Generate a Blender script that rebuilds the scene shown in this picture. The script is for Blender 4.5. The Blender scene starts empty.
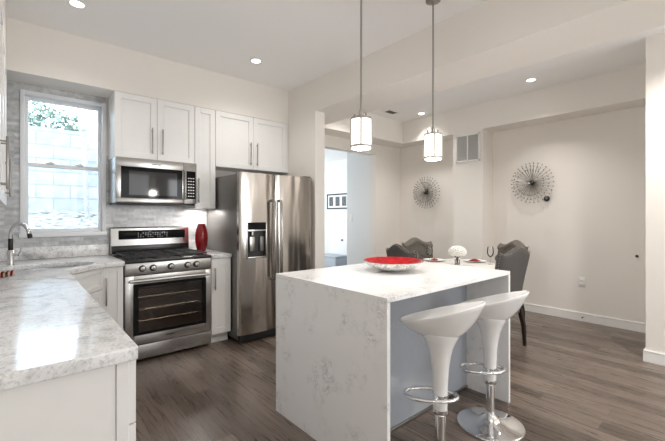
import bpy, bmesh, math, random
from mathutils import Vector, Matrix
random.seed(7)
S = bpy.context.scene
COL = S.collection
PI = math.pi
R = math.radians

# ------------------------------------------------------------------ camera
cam = bpy.data.cameras.new('camera')
cam.sensor_fit = 'HORIZONTAL'; cam.sensor_width = 36.0
cam.lens = 36.0 * 367.192 / 665.0
cam.shift_y = -(220.5 - 215.798) / 665.0
cam.clip_start = 0.05
CAM = bpy.data.objects.new('camera', cam); COL.objects.link(CAM)
CAM.location = (0, 0, 1.3319)
CAM.rotation_euler = (PI / 2, 0, -0.7097)
S.camera = CAM

# ------------------------------------------------------------------ world, lights, exposure
W = bpy.data.worlds.new('sky'); S.world = W; W.use_nodes = True
bgn = W.node_tree.nodes['Background']
bgn.inputs[0].default_value = (0.66, 0.83, 1.0, 1); bgn.inputs[1].default_value = 5.6
S.view_settings.view_transform = 'Standard'
S.view_settings.look = 'None'
S.view_settings.exposure = 0.76
S.view_settings.gamma = 1.0
S.view_settings.use_curve_mapping = False
S.cycles.use_denoising = True
S.cycles.max_bounces = 10
S.cycles.diffuse_bounces = 6
S.cycles.sample_clamp_indirect = 8.0

def area(name, loc, rot, sx, sy, power, col):
    l = bpy.data.lights.new(name, 'AREA'); l.shape = 'RECTANGLE'; l.size = sx; l.size_y = sy
    l.energy = power; l.color = col
    o = bpy.data.objects.new(name, l); COL.objects.link(o); o.location = loc; o.rotation_euler = rot
    return o
def spot(name, loc, power, col, ang=140, blend=0.8, size=0.05):
    l = bpy.data.lights.new(name, 'SPOT'); l.energy = power; l.color = col
    l.spot_size = R(ang); l.spot_blend = blend; l.shadow_soft_size = size
    o = bpy.data.objects.new(name, l); COL.objects.link(o); o.location = loc
    return o
DAY = (0.93, 0.97, 1.0)
WARM = (1.0, 0.965, 0.925)
# unseen fill panels added behind the camera, standing for assumed windows
area('rear_fill_left', (0.6, -3.35, 1.5), (R(90), 0, 0), 1.3, 2.0, 8, DAY)
area('rear_fill_mid', (2.4, -3.35, 1.5), (R(90), 0, 0), 1.3, 2.0, 20, DAY)
area('rear_fill_right', (3.8, -3.35, 1.4), (R(90), 0, 0), 0.8, 2.0, 26, DAY)
# daylight in the back hall
area('daylight_hall', (3.55, 7.4, 1.5), (0, R(-90), 0), 1.6, 2.4, 38, (0.88, 0.95, 1.0))
# beams of the four recessed downlights, plus unseen ceiling spots added as fill
for i, (x, y, z, p) in enumerate([(0.352, 3.442, 2.955, 12), (1.918, 3.475, 2.955, 17), (0.352, 1.6, 2.955, 13), (1.918, 0.4, 2.955, 29),
                                  (0.352, -0.6, 2.955, 3), (1.918, -1.8, 2.955, 16),
                                  (4.674, 1.789, 2.945, 42), (4.882, 3.51, 2.945, 26), (3.75, 0.2, 2.945, 100), (3.6, 3.5, 2.945, 46), (3.8, -1.8, 2.945, 30)]):
    spot('downlight_and_fill', (x, y, z - 0.012), p, WARM, 140 if x < 4 else 112, 1.0)

# ------------------------------------------------------------------ materials
def nm(name):
    m = bpy.data.materials.new(name); m.use_nodes = True
    nt = m.node_tree; b = nt.nodes['Principled BSDF']
    return m, nt, b
def setb(b, col=None, rough=None, metal=None, **k):
    if col is not None: b.inputs['Base Color'].default_value = (*col, 1)
    if rough is not None: b.inputs['Roughness'].default_value = rough
    if metal is not None: b.inputs['Metallic'].default_value = metal
    for n, v in k.items(): b.inputs[n.replace('_', ' ')].default_value = v
def N(nt, t, **k):
    n = nt.nodes.new(t)
    for a, v in k.items(): setattr(n, a, v)
    return n
def L(nt, a, b): nt.links.new(a, b)
def ramp(nt, stops):
    r = N(nt, 'ShaderNodeValToRGB')
    e = r.color_ramp.elements
    while len(e) < len(stops): e.new(0.5)
    for i, (p, c) in enumerate(stops):
        e[i].position = p; e[i].color = (*c, 1) if len(c) == 3 else c
    return r
def obco(nt, scale=(1, 1, 1), rot=(0, 0, 0)):
    t = N(nt, 'ShaderNodeTexCoord'); m = N(nt, 'ShaderNodeMapping')
    m.inputs['Scale'].default_value = scale; m.inputs['Rotation'].default_value = rot
    L(nt, t.outputs['Object'], m.inputs['Vector'])
    return m.outputs['Vector']
def geoco(nt):
    return N(nt, 'ShaderNodeNewGeometry').outputs['Position']
def noise(nt, vec, scale, detail=4, rough=0.5, dist=0):
    n = N(nt, 'ShaderNodeTexNoise'); n.inputs['Scale'].default_value = scale
    n.inputs['Detail'].default_value = detail; n.inputs['Roughness'].default_value = rough
    n.inputs['Distortion'].default_value = dist
    if vec is not None: L(nt, vec, n.inputs['Vector'])
    return n
def bump(nt, b, h, strength=0.2, dist=0.01):
    n = N(nt, 'ShaderNodeBump'); n.inputs['Strength'].default_value = strength; n.inputs['Distance'].default_value = dist
    L(nt, h, n.inputs['Height']); L(nt, n.outputs['Normal'], b.inputs['Normal'])
def simple(name, col, rough=0.5, metal=0.0, nscale=None, nstr=0.1, var=0.06, **k):
    m, nt, b = nm(name); setb(b, col, rough, metal, **k)
    v = obco(nt); n = noise(nt, v, nscale or 20, 3)
    r = ramp(nt, [(0.3, tuple(max(0, c * (1 - var)) for c in col)), (0.7, tuple(min(1, c * (1 + var)) for c in col))])
    L(nt, n.outputs['Fac'], r.inputs['Fac']); L(nt, r.outputs['Color'], b.inputs['Base Color'])
    if nscale: bump(nt, b, n.outputs['Fac'], nstr, 0.004)
    return m
M = {}
M['wall'] = simple('greige wall paint', (0.82, 0.783, 0.735), 0.75, nscale=120, nstr=0.04, var=0.01)
M['ceiling'] = simple('white ceiling paint', (0.92, 0.917, 0.91), 0.85, nscale=90, nstr=0.03, var=0.01)
M['hallwall'] = simple('pale hall paint', (0.80, 0.815, 0.82), 0.75, nscale=90, nstr=0.03, var=0.01)
M['trim'] = simple('white trim paint', (0.84, 0.835, 0.82), 0.35, var=0.01)
M['cabinet'] = simple('white cabinet lacquer', (0.83, 0.825, 0.81), 0.32, var=0.01)
M['vinyl'] = simple('white window vinyl', (0.83, 0.85, 0.87), 0.35, var=0.01)
M['nickel'] = simple('brushed nickel', (0.36, 0.345, 0.325), 0.3, 1.0, var=0.03)
M['chrome'] = simple('chrome', (0.86, 0.86, 0.87), 0.05, 1.0, var=0.01)
M['black'] = simple('black enamel', (0.012, 0.012, 0.013), 0.25, var=0.1)
M['iron'] = simple('cast iron', (0.02, 0.02, 0.021), 0.55, nscale=200, nstr=0.2)
M['blackplastic'] = simple('black plastic', (0.015, 0.015, 0.016), 0.4, var=0.1)
M['whiteplastic'] = simple('glossy white plastic', (0.86, 0.85, 0.84), 0.12, var=0.01, Coat_Weight=0.5)
M['plate'] = simple('white plastic plate', (0.82, 0.81, 0.79), 0.4, var=0.01)
M['red'] = simple('red glaze', (0.34, 0.008, 0.012), 0.12, nscale=30, nstr=0.12, var=0.35)
M['redglass'] = simple('deep red glass', (0.24, 0.008, 0.010), 0.1, nscale=14, nstr=0.05, var=0.4)
M['redcloth'] = simple('red cloth', (0.30, 0.02, 0.02), 0.8, nscale=150, nstr=0.3)
M['darkwood'] = simple('dark stained wood', (0.018, 0.011, 0.008), 0.35, var=0.3)
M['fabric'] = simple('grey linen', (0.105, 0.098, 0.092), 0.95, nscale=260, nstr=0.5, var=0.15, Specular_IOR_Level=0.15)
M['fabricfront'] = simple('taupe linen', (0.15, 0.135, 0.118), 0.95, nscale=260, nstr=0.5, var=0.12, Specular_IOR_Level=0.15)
M['darkmetal'] = simple('blackened steel', (0.10, 0.09, 0.08), 0.3, 1.0, var=0.2)
M['gunmetal'] = simple('gunmetal', (0.22, 0.205, 0.19), 0.35, 0.9, var=0.2)
M['petal'] = simple('white petals', (0.85, 0.84, 0.80), 0.8, nscale=60, nstr=0.4, var=0.05)
M['stem'] = simple('dark green stem', (0.03, 0.045, 0.02), 0.6)
M['porcelain'] = simple('porcelain', (0.83, 0.82, 0.80), 0.15, var=0.01)
M['tabletop'] = simple('white table lacquer', (0.80, 0.78, 0.75), 0.25, var=0.01)
M['greybox'] = simple('blue grey paint', (0.42, 0.46, 0.51), 0.5, var=0.02)
M['photo'] = simple('dark photo print', (0.10, 0.11, 0.12), 0.4, nscale=25, nstr=0.0, var=0.9)
M['mat'] = simple('white mat board', (0.8, 0.8, 0.8), 0.7, var=0.01)
M['leaf'] = simple('leaf', (0.17, 0.22, 0.17), 0.7, var=0.5, nscale=8)
M['bark'] = simple('pale bark', (0.30, 0.29, 0.28), 0.8, nscale=30, nstr=0.5, var=0.2)
M['basin'] = simple('brushed sink steel', (0.55, 0.56, 0.57), 0.28, 1.0, var=0.05)
M['darkgap'] = simple('shadow gap board', (0.35, 0.35, 0.34), 0.6)

def steel(name, col, rough, streak, wav):
    m, nt, b = nm(name); setb(b, col, rough, 1.0)
    v = obco(nt, streak); n = noise(nt, v, 60, 3)
    r = ramp(nt, [(0.3, tuple(c * 0.97 for c in col)), (0.7, tuple(c * 1.03 for c in col))])
    L(nt, n.outputs['Fac'], r.inputs['Fac']); L(nt, r.outputs['Color'], b.inputs['Base Color'])
    if wav:
        v2 = obco(nt, (3.0, 3.0, 0.55)); w = noise(nt, v2, 2.2, 1)
        bump(nt, b, w.outputs['Fac'], wav, 0.05)
    return m
M['steel'] = steel('stainless steel', (0.47, 0.46, 0.445), 0.27, (0.3, 1, 6), 0)
M['fridge'] = steel('dark stainless steel', (0.46, 0.43, 0.40), 0.18, (6, 6, 0.3), 0.26)
M['fridgeside'] = simple('grey fridge side', (0.20, 0.19, 0.18), 0.4, 0.6, var=0.03)

def glassmat(name, tint=(1, 1, 1), refl=1.0):
    m = bpy.data.materials.new(name); m.use_nodes = True; nt = m.node_tree; nt.nodes.clear()
    o = N(nt, 'ShaderNodeOutputMaterial'); mx = N(nt, 'ShaderNodeMixShader'); t = N(nt, 'ShaderNodeBsdfTransparent')
    g = N(nt, 'ShaderNodeBsdfGlossy'); f = N(nt, 'ShaderNodeFresnel'); mu = N(nt, 'ShaderNodeMath', operation='MULTIPLY')
    mu.inputs[1].default_value = refl
    t.inputs[0].default_value = (*tint, 1); g.inputs['Roughness'].default_value = 0.02; f.inputs[0].default_value = 1.45
    L(nt, f.outputs[0], mu.inputs[0]); L(nt, mu.outputs[0], mx.inputs[0]); L(nt, t.outputs[0], mx.inputs[1]); L(nt, g.outputs[0], mx.inputs[2]); L(nt, mx.outputs[0], o.inputs[0])
    return m
M['glass'] = glassmat('clear glass')
M['ovenglass'] = glassmat('smoked oven glass', (0.85, 0.80, 0.76), 1.2)
M['blackglass'] = simple('black glass', (0.008, 0.008, 0.009), 0.07, var=0.1, Specular_IOR_Level=0.12)
def emit(name, col, st):
    m, nt, b = nm(name); setb(b, col, 0.5); b.inputs['Emission Color'].default_value = (*col, 1); b.inputs['Emission Strength'].default_value = st
    return m
M['lampshade'] = emit('lit opal shade', (1.0, 0.95, 0.87), 1.15)
M['bulb'] = emit('lit downlight lens', (1.0, 0.97, 0.92), 5)
M['digits'] = emit('lit display marks', (0.5, 0.55, 0.58), 0.06)

def floor_mat():
    m, nt, b = nm('grey brown oak planks')
    sep = N(nt, 'ShaderNodeSeparateXYZ'); L(nt, geoco(nt), sep.inputs[0])
    cb = N(nt, 'ShaderNodeCombineXYZ'); L(nt, sep.outputs['Y'], cb.inputs['X']); L(nt, sep.outputs['X'], cb.inputs['Y'])
    br = N(nt, 'ShaderNodeTexBrick'); br.offset = 0.37; br.offset_frequency = 2
    L(nt, cb.outputs[0], br.inputs['Vector'])
    br.inputs['Scale'].default_value = 1.0; br.inputs['Brick Width'].default_value = 1.05; br.inputs['Row Height'].default_value = 0.125
    br.inputs['Mortar Size'].default_value = 0.0016; br.inputs['Mortar Smooth'].default_value = 0.2; br.inputs['Bias'].default_value = 0.0
    br.inputs['Color1'].default_value = (0.082, 0.060, 0.046, 1); br.inputs['Color2'].default_value = (0.190, 0.147, 0.119, 1)
    br.inputs['Mortar'].default_value = (0.05, 0.036, 0.028, 1)
    mp = N(nt, 'ShaderNodeMapping'); mp.inputs['Scale'].default_value = (26, 1.5, 1); L(nt, geoco(nt), mp.inputs['Vector'])
    n = noise(nt, mp.outputs[0], 1.7, 8, 0.72, 0.8)
    r = ramp(nt, [(0.30, (0.52, 0.50, 0.48)), (0.70, (1.34, 1.35, 1.37))]); L(nt, n.outputs['Fac'], r.inputs['Fac'])
    mx = N(nt, 'ShaderNodeMix', data_type='RGBA', blend_type='MULTIPLY'); mx.inputs[0].default_value = 1
    L(nt, br.outputs['Color'], mx.inputs[6]); L(nt, r.outputs['Color'], mx.inputs[7]); L(nt, mx.outputs[2], b.inputs['Base Color'])
    rr = ramp(nt, [(0.3, (0.22,) * 3), (0.7, (0.38,) * 3)]); L(nt, n.outputs['Fac'], rr.inputs['Fac']); L(nt, rr.outputs['Color'], b.inputs['Roughness'])
    bump(nt, b, br.outputs['Fac'], -0.25, 0.003)
    return m
M['floor'] = floor_mat()

def tile_mat():
    m, nt, b = nm('grey marble brick tile')
    sep = N(nt, 'ShaderNodeSeparateXYZ'); L(nt, geoco(nt), sep.inputs[0])
    cb = N(nt, 'ShaderNodeCombineXYZ'); ad = N(nt, 'ShaderNodeMath', operation='ADD'); L(nt, sep.outputs['X'], ad.inputs[0]); L(nt, sep.outputs['Y'], ad.inputs[1])
    L(nt, ad.outputs[0], cb.inputs['X']); L(nt, sep.outputs['Z'], cb.inputs['Y'])
    br = N(nt, 'ShaderNodeTexBrick'); L(nt, cb.outputs[0], br.inputs['Vector'])
    br.inputs['Scale'].default_value = 1.0; br.inputs['Brick Width'].default_value = 0.13; br.inputs['Row Height'].default_value = 0.032
    br.inputs['Mortar Size'].default_value = 0.0014
    br.inputs['Color1'].default_value = (0.66, 0.67, 0.68, 1); br.inputs['Color2'].default_value = (0.44, 0.45, 0.465, 1); br.inputs['Mortar'].default_value = (0.58, 0.575, 0.56, 1)
    n = noise(nt, geoco(nt), 14, 5, 0.6, 1.0)
    r = ramp(nt, [(0.3, (0.78, 0.78, 0.78)), (0.65, (1.1, 1.1, 1.1))]); L(nt, n.outputs['Fac'], r.inputs['Fac'])
    mx = N(nt, 'ShaderNodeMix', data_type='RGBA', blend_type='MULTIPLY'); mx.inputs[0].default_value = 1
    L(nt, br.outputs['Color'], mx.inputs[6]); L(nt, r.outputs['Color'], mx.inputs[7]); L(nt, mx.outputs[2], b.inputs['Base Color'])
    setb(b, None, 0.25); bump(nt, b, br.outputs['Fac'], -0.3, 0.002)
    return m
M['tile'] = tile_mat()

def granite():
    m, nt, b = nm('white grey veined granite')
    n1 = noise(nt, geoco(nt), 3.2, 8, 0.62, 1.6); n2 = noise(nt, geoco(nt), 26, 6, 0.7, 0.6); n3 = noise(nt, geoco(nt), 90, 3, 0.6)
    r1 = ramp(nt, [(0.30, (0.40, 0.40, 0.41)), (0.43, (0.72, 0.72, 0.725)), (0.55, (0.85, 0.85, 0.85)), (0.70, (0.66, 0.66, 0.67))]); L(nt, n1.outputs['Fac'], r1.inputs['Fac'])
    r2 = ramp(nt, [(0.32, (0.58, 0.58, 0.58)), (0.48, (1, 1, 1))]); L(nt, n2.outputs['Fac'], r2.inputs['Fac'])
    r3 = ramp(nt, [(0.36, (0.72, 0.71, 0.70)), (0.5, (1.04, 1.04, 1.04))]); L(nt, n3.outputs['Fac'], r3.inputs['Fac'])
    a = N(nt, 'ShaderNodeMix', data_type='RGBA', blend_type='MULTIPLY'); a.inputs[0].default_value = 0.85
    L(nt, r1.outputs['Color'], a.inputs[6]); L(nt, r2.outputs['Color'], a.inputs[7])
    c = N(nt, 'ShaderNodeMix', data_type='RGBA', blend_type='MULTIPLY'); c.inputs[0].default_value = 0.8
    L(nt, a.outputs[2], c.inputs[6]); L(nt, r3.outputs['Color'], c.inputs[7]); L(nt, c.outputs[2], b.inputs['Base Color'])
    setb(b, None, 0.13)
    return m
M['granite'] = granite()

def quartz():
    m, nt, b = nm('white quartz with grey flecks')
    g = geoco(nt)
    v = N(nt, 'ShaderNodeTexVoronoi', feature='DISTANCE_TO_EDGE'); v.inputs['Scale'].default_value = 42
    d = noise(nt, g, 14, 3); va = N(nt, 'ShaderNodeVectorMath', operation='MULTIPLY_ADD'); va.inputs[1].default_value = (0.12,) * 3
    L(nt, d.outputs['Color'], va.inputs[0]); L(nt, g, va.inputs[2]); L(nt, va.outputs[0], v.inputs['Vector'])
    rv = ramp(nt, [(0.06, (1, 1, 1)), (0.20, (0, 0, 0))]); L(nt, v.outputs['Distance'], rv.inputs['Fac'])
    n = noise(nt, g, 4.6, 2, 0.5); rn = ramp(nt, [(0.50, (0, 0, 0)), (0.66, (1, 1, 1))]); L(nt, n.outputs['Fac'], rn.inputs['Fac'])
    n2 = noise(nt, g, 22, 3); rn2 = ramp(nt, [(0.42, (0, 0, 0)), (0.6, (1, 1, 1))]); L(nt, n2.outputs['Fac'], rn2.inputs['Fac'])
    mu = N(nt, 'ShaderNodeMath', operation='MULTIPLY'); L(nt, rv.outputs['Color'], mu.inputs[0]); L(nt, rn.outputs['Color'], mu.inputs[1])
    m2 = N(nt, 'ShaderNodeMath', operation='MULTIPLY'); L(nt, mu.outputs[0], m2.inputs[0]); L(nt, rn2.outputs['Color'], m2.inputs[1])
    m3 = N(nt, 'ShaderNodeMath', operation='MULTIPLY'); L(nt, m2.outputs[0], m3.inputs[0]); m3.inputs[1].default_value = 0.55
    mx = N(nt, 'ShaderNodeMix', data_type='RGBA'); L(nt, m3.outputs[0], mx.inputs[0])
    mx.inputs[6].default_value = (0.82, 0.815, 0.81, 1); mx.inputs[7].default_value = (0.38, 0.38, 0.385, 1)
    L(nt, mx.outputs[2], b.inputs['Base Color']); setb(b, None, 0.16)
    return m
M['quartz'] = quartz()
M['islandpanel'] = simple('glossy shade toned panel', (0.33, 0.35, 0.385), 0.13, var=0.02)  # white panel, shade below the overhang put into its grey-blue colour

def block_mat():
    m, nt, b = nm('grey concrete block')
    sep = N(nt, 'ShaderNodeSeparateXYZ'); L(nt, geoco(nt), sep.inputs[0])
    cb = N(nt, 'ShaderNodeCombineXYZ'); L(nt, sep.outputs['X'], cb.inputs['X']); L(nt, sep.outputs['Z'], cb.inputs['Y'])
    br = N(nt, 'ShaderNodeTexBrick'); L(nt, cb.outputs[0], br.inputs['Vector']); br.inputs['Scale'].default_value = 1
    br.inputs['Brick Width'].default_value = 0.42; br.inputs['Row Height'].default_value = 0.2; br.inputs['Mortar Size'].default_value = 0.012
    br.inputs['Color1'].default_value = (0.31, 0.315, 0.32, 1); br.inputs['Color2'].default_value = (0.25, 0.255, 0.26, 1); br.inputs['Mortar'].default_value = (0.20, 0.205, 0.21, 1)
    n = noise(nt, geoco(nt), 5, 6, 0.6); r = ramp(nt, [(0.3, (0.75,) * 3), (0.7, (1.2,) * 3)]); L(nt, n.outputs['Fac'], r.inputs['Fac'])
    mx = N(nt, 'ShaderNodeMix', data_type='RGBA', blend_type='MULTIPLY'); mx.inputs[0].default_value = 1
    L(nt, br.outputs['Color'], mx.inputs[6]); L(nt, r.outputs['Color'], mx.inputs[7]); L(nt, mx.outputs[2], b.inputs['Base Color']); setb(b, None, 0.9)
    bump(nt, b, br.outputs['Fac'], -0.5, 0.01)
    return m
M['block'] = block_mat()
def gravel():
    m, nt, b = nm('pale gravel')
    v = N(nt, 'ShaderNodeTexVoronoi'); v.inputs['Scale'].default_value = 16; L(nt, geoco(nt), v.inputs['Vector'])
    r = ramp(nt, [(0.0, (0.34, 0.34, 0.33)), (0.45, (0.24, 0.24, 0.23)), (0.8, (0.07, 0.07, 0.06))]); L(nt, v.outputs['Distance'], r.inputs['Fac'])
    L(nt, r.outputs['Color'], b.inputs['Base Color']); setb(b, None, 0.95); bump(nt, b, v.outputs['Distance'], 0.8, 0.03)
    return m
M['gravel'] = gravel()
def mosaic():
    m, nt, b = nm('silver white shell mosaic')
    v = N(nt, 'ShaderNodeTexVoronoi'); v.inputs['Scale'].default_value = 60; L(nt, obco(nt), v.inputs['Vector'])
    r = ramp(nt, [(0.2, (0.50, 0.48, 0.46)), (0.6, (0.85, 0.83, 0.80))]); L(nt, v.outputs['Color'], r.inputs['Fac']); L(nt, r.outputs['Color'], b.inputs['Base Color'])
    setb(b, None, 0.25); bump(nt, b, v.outputs['Distance'], 0.3, 0.003)
    return m
M['mosaic'] = mosaic()
def stripe():
    m, nt, b = nm('red brown streaked glass')
    w = N(nt, 'ShaderNodeTexWave'); w.inputs['Scale'].default_value = 14; w.inputs['Distortion'].default_value = 3; L(nt, obco(nt), w.inputs['Vector'])
    r = ramp(nt, [(0.2, (0.03, 0.012, 0.01)), (0.5, (0.36, 0.06, 0.03)), (0.85, (0.62, 0.42, 0.34))]); L(nt, w.outputs['Fac'], r.inputs['Fac']); L(nt, r.outputs['Color'], b.inputs['Base Color']); setb(b, None, 0.15)
    return m
M['streaked'] = stripe()

# ------------------------------------------------------------------ mesh helpers
ORG = {}
class MB:
    def __init__(s): s.bm = bmesh.new()
    def _merge(s, b2, mtx=None):
        if mtx is not None: bmesh.ops.transform(b2, matrix=mtx, verts=b2.verts)
        me = bpy.data.meshes.new('tmp'); b2.to_mesh(me); b2.free(); s.bm.from_mesh(me); bpy.data.meshes.remove(me)
    def box(s, x0, x1, y0, y1, z0, z1, bev=0.0, seg=2, mtx=None):
        b = bmesh.new(); bmesh.ops.create_cube(b, size=1)
        for v in b.verts: v.co = Vector(((x0 + x1) / 2 + v.co.x * (x1 - x0), (y0 + y1) / 2 + v.co.y * (y1 - y0), (z0 + z1) / 2 + v.co.z * (z1 - z0)))
        if bev > 0: bmesh.ops.bevel(b, geom=b.edges[:], offset=bev, segments=seg, affect='EDGES', profile=0.5, clamp_overlap=True)
        s._merge(b, mtx); return s
    def cyl(s, p0, p1, r0, r1=None, n=20, bev=0):
        p0, p1 = Vector(p0), Vector(p1); d = p1 - p0
        b = bmesh.new(); bmesh.ops.create_cone(b, cap_ends=True, segments=n, radius1=r0, radius2=r0 if r1 is None else r1, depth=d.length)
        if bev: bmesh.ops.bevel(b, geom=[e for e in b.edges if len(e.link_faces) == 2 and any(len(f.verts) > 4 for f in e.link_faces)], offset=bev, segments=2, affect='EDGES', profile=0.5)
        s._merge(b, Matrix.Translation((p0 + p1) / 2) @ d.to_track_quat('Z', 'Y').to_matrix().to_4x4()); return s
    def lathe(s, prof, c=(0, 0, 0), n=32, mtx=None):
        b = bmesh.new(); rings = []
        for r, z in prof:
            if r < 1e-5: rings.append([b.verts.new((c[0], c[1], c[2] + z))])
            else: rings.append([b.verts.new((c[0] + r * math.cos(2 * PI * i / n), c[1] + r * math.sin(2 * PI * i / n), c[2] + z)) for i in range(n)])
        for a, d in zip(rings, rings[1:]):
            for i in range(n):
                j = (i + 1) % n
                if len(a) == 1 and len(d) == 1: continue
                if len(a) == 1: b.faces.new((a[0], d[j], d[i]))
                elif len(d) == 1: b.faces.new((a[i], a[j], d[0]))
                else: b.faces.new((a[i], a[j], d[j], d[i]))
        bmesh.ops.recalc_face_normals(b, faces=b.faces[:]); s._merge(b, mtx); return s
    def tube(s, pts, r, n=10, closed=False):
        pts = [Vector(p) for p in pts]; b = bmesh.new(); rings = []
        m = len(pts); up = None
        for i, p in enumerate(pts):
            if closed: t = pts[(i + 1) % m] - pts[i - 1]
            else: t = pts[min(i + 1, m - 1)] - pts[max(i - 1, 0)]
            t.normalize()
            if up is None: up = t.orthogonal().normalized()
            up = (up - t * up.dot(t)).normalized(); w = t.cross(up)
            rr = r[i] if isinstance(r, (list, tuple)) else r
            rings.append([b.verts.new(p + (up * math.cos(2 * PI * k / n) + w * math.sin(2 * PI * k / n)) * rr) for k in range(n)])
        for i in range(m if closed else m - 1):
            a, d = rings[i], rings[(i + 1) % m]
            for k in range(n): b.faces.new((a[k], a[(k + 1) % n], d[(k + 1) % n], d[k]))
        if not closed: b.faces.new(rings[0][::-1]); b.faces.new(rings[-1])
        bmesh.ops.recalc_face_normals(b, faces=b.faces[:]); s._merge(b); return s
    def sphere(s, c, r, u=16, v=10, sc=(1, 1, 1)):
        b = bmesh.new(); bmesh.ops.create_uvsphere(b, u_segments=u, v_segments=v, radius=r)
        s._merge(b, Matrix.Translation(c) @ Matrix.Diagonal((*sc, 1))); return s
    def ico(s, c, r, sub=1, mtx=None):
        b = bmesh.new(); bmesh.ops.create_icosphere(b, subdivisions=sub, radius=r); s._merge(b, Matrix.Translation(c) @ (mtx or Matrix())); return s
    def prism(s, outer, z0, z1, hole=None, bev=0, axis='z'):
        b = bmesh.new()
        def loop(ps):
            vs = [b.verts.new((p[0], p[1], z0)) for p in ps]; return [b.edges.new((vs[i], vs[(i + 1) % len(vs)])) for i in range(len(vs))]
        es = loop(outer)
        if hole: es += loop(hole)
        bmesh.ops.triangle_fill(b, use_beauty=True, use_dissolve=False, edges=es)
        g = bmesh.ops.extrude_face_region(b, geom=b.faces[:])
        bmesh.ops.translate(b, vec=(0, 0, z1 - z0), verts=[v for v in g['geom'] if isinstance(v, bmesh.types.BMVert)])
        bmesh.ops.recalc_face_normals(b, faces=b.faces[:])
        if bev: bmesh.ops.bevel(b, geom=[e for e in b.edges if len(e.link_faces) == 2 and e.calc_face_angle() > 0.8 and abs(e.verts[0].co.z - e.verts[1].co.z) < 1e-5], offset=bev, segments=3, affect='EDGES', profile=0.5)
        mt = None
        if axis == 'y': mt = Matrix(((1, 0, 0, 0), (0, 0, 1, 0), (0, 1, 0, 0), (0, 0, 0, 1)))
        s._merge(b, mt)
        return s
    def surf(s, f, nu, nv, closed_u=False):
        b = bmesh.new(); g = [[b.verts.new(f(i / (nu if closed_u else nu - 1), j / (nv - 1))) for i in range(nu)] for j in range(nv)]
        for j in range(nv - 1):
            for i in range(nu if closed_u else nu - 1):
                k = (i + 1) % nu; b.faces.new((g[j][i], g[j][k], g[j + 1][k], g[j + 1][i]))
        bmesh.ops.remove_doubles(b, verts=b.verts[:], dist=1e-6)
        s._merge(b); return s
    def xf(s, mtx): bmesh.ops.transform(s.bm, matrix=mtx, verts=s.bm.verts); return s
    def build(s, name, mat, parent=None, smooth=40, recalc=False):
        bm = s.bm
        if recalc: bmesh.ops.recalc_face_normals(bm, faces=bm.faces[:])
        o = None
        if parent is not None:
            p = parent
            while p.parent: p = p.parent
            og = ORG.get(p.name, Vector())
        else:
            xs = [v.co for v in bm.verts]
            og = Vector(((min(c.x for c in xs) + max(c.x for c in xs)) / 2, (min(c.y for c in xs) + max(c.y for c in xs)) / 2, min(c.z for c in xs)))
        bmesh.ops.translate(bm, vec=-og, verts=bm.verts)
        me = bpy.data.meshes.new(name); bm.to_mesh(me); bm.free()
        me.materials.append(M[mat])
        if smooth:
            me.polygons.foreach_set('use_smooth', [True] * len(me.polygons)); me.set_sharp_from_angle(angle=R(smooth))
        o = bpy.data.objects.new(name, me); COL.objects.link(o)
        if parent is not None: o.parent = parent
        else:
            o.location = og; ORG[o.name] = og
        return o
def tag(o, label, cat, group=None):
    o['label'] = label; o['category'] = cat
    if group: o['group'] = group
    return o
def thing(name, label, cat, loc, rz=0.0, local=False, group=None):
    o = bpy.data.objects.new(name, None); COL.objects.link(o); o.location = loc; o.rotation_euler = (0, 0, rz)
    o.empty_display_size = 0.1
    ORG[o.name] = Vector() if local else Vector(loc)
    return tag(o, label, cat, group)
def struct(name, mb, mat, parent=None):
    o = mb.build(name, mat, parent)
    if parent is None: o['kind'] = 'structure'
    return o
def dup(root, loc, rz, label=None):
    r = root.copy(); COL.objects.link(r); r.location = loc; r.rotation_euler = (0, 0, rz); ORG[r.name] = Vector()
    if label: r['label'] = label
    for ch in list(root.children):
        c = ch.copy(); COL.objects.link(c); c.parent = r
        for g in list(ch.children):
            d = g.copy(); COL.objects.link(d); d.parent = c
    return r

# ------------------------------------------------------------------ the setting
XL, XW1, XST, XW2, XB, XR = -0.36, 2.712, 2.857, 3.242, 5.095, 5.43   # left wall, opening face, stub, beam far side, soffit/chase face, dining wall
YB, YS, YF, YC = 4.384, 3.474, -3.5, 4.055                              # back wall, stub end, rear wall, upper-cabinet face
ZC, ZT, ZBM, ZS = 2.973, 2.962, 2.591, 2.589
ZK = 2.542                                                             # top of the upper cabinets
CT = 0.932                                                             # counter height
WX0, WX1, WZ0, WZ1 = 0.035, 0.676, 1.150, 2.465                         # window opening
struct('floor', MB().box(XL - 0.2, 6.3, YF - 0.2, 9.3, -0.1, 0), 'floor')
struct('ceiling', MB().box(XL - 0.2, XW1 + 0.02, YF - 0.2, YB + 0.2, ZC, ZC + 0.1), 'ceiling')
struct('ceiling_dining', MB().box(XW2 - 0.02, XR + 0.2, YF - 0.2, YB + 0.2, ZT, ZT + 0.1), 'ceiling')
struct('beam', MB().box(XW1, XW2, YF, YB, ZBM, ZC + 0.06), 'wall')
mb = MB()
mb.box(XL - 0.15, WX0, YB, YB + 0.14, 0, ZC); mb.box(WX1, 3.42, YB, YB + 0.14, 0, ZC); mb.box(WX0, WX1, YB, YB + 0.14, 0, WZ0); mb.box(WX0, WX1, YB, YB + 0.14, WZ1, ZC)
mb.box(3.42, 4.76, YB, YB + 0.14, 2.405, ZC); mb.box(4.76, XR + 0.15, YB, YB + 0.14, 0, ZC)
struct('wall_back', mb, 'wall')
struct('wall_left', MB().box(XL - 0.15, XL, YF, YB, 0, ZC), 'wall')
struct('wall_opening', MB().box(XW1, XST, YS, YB, 0, ZBM), 'wall')
struct('wall_right', MB().box(XR, XR + 0.15, 0.3, YB, 0, ZT), 'wall')
struct('wall_near', MB().box(4.371, XR + 0.15, YF, 0.683, 0, ZT), 'wall')
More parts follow.
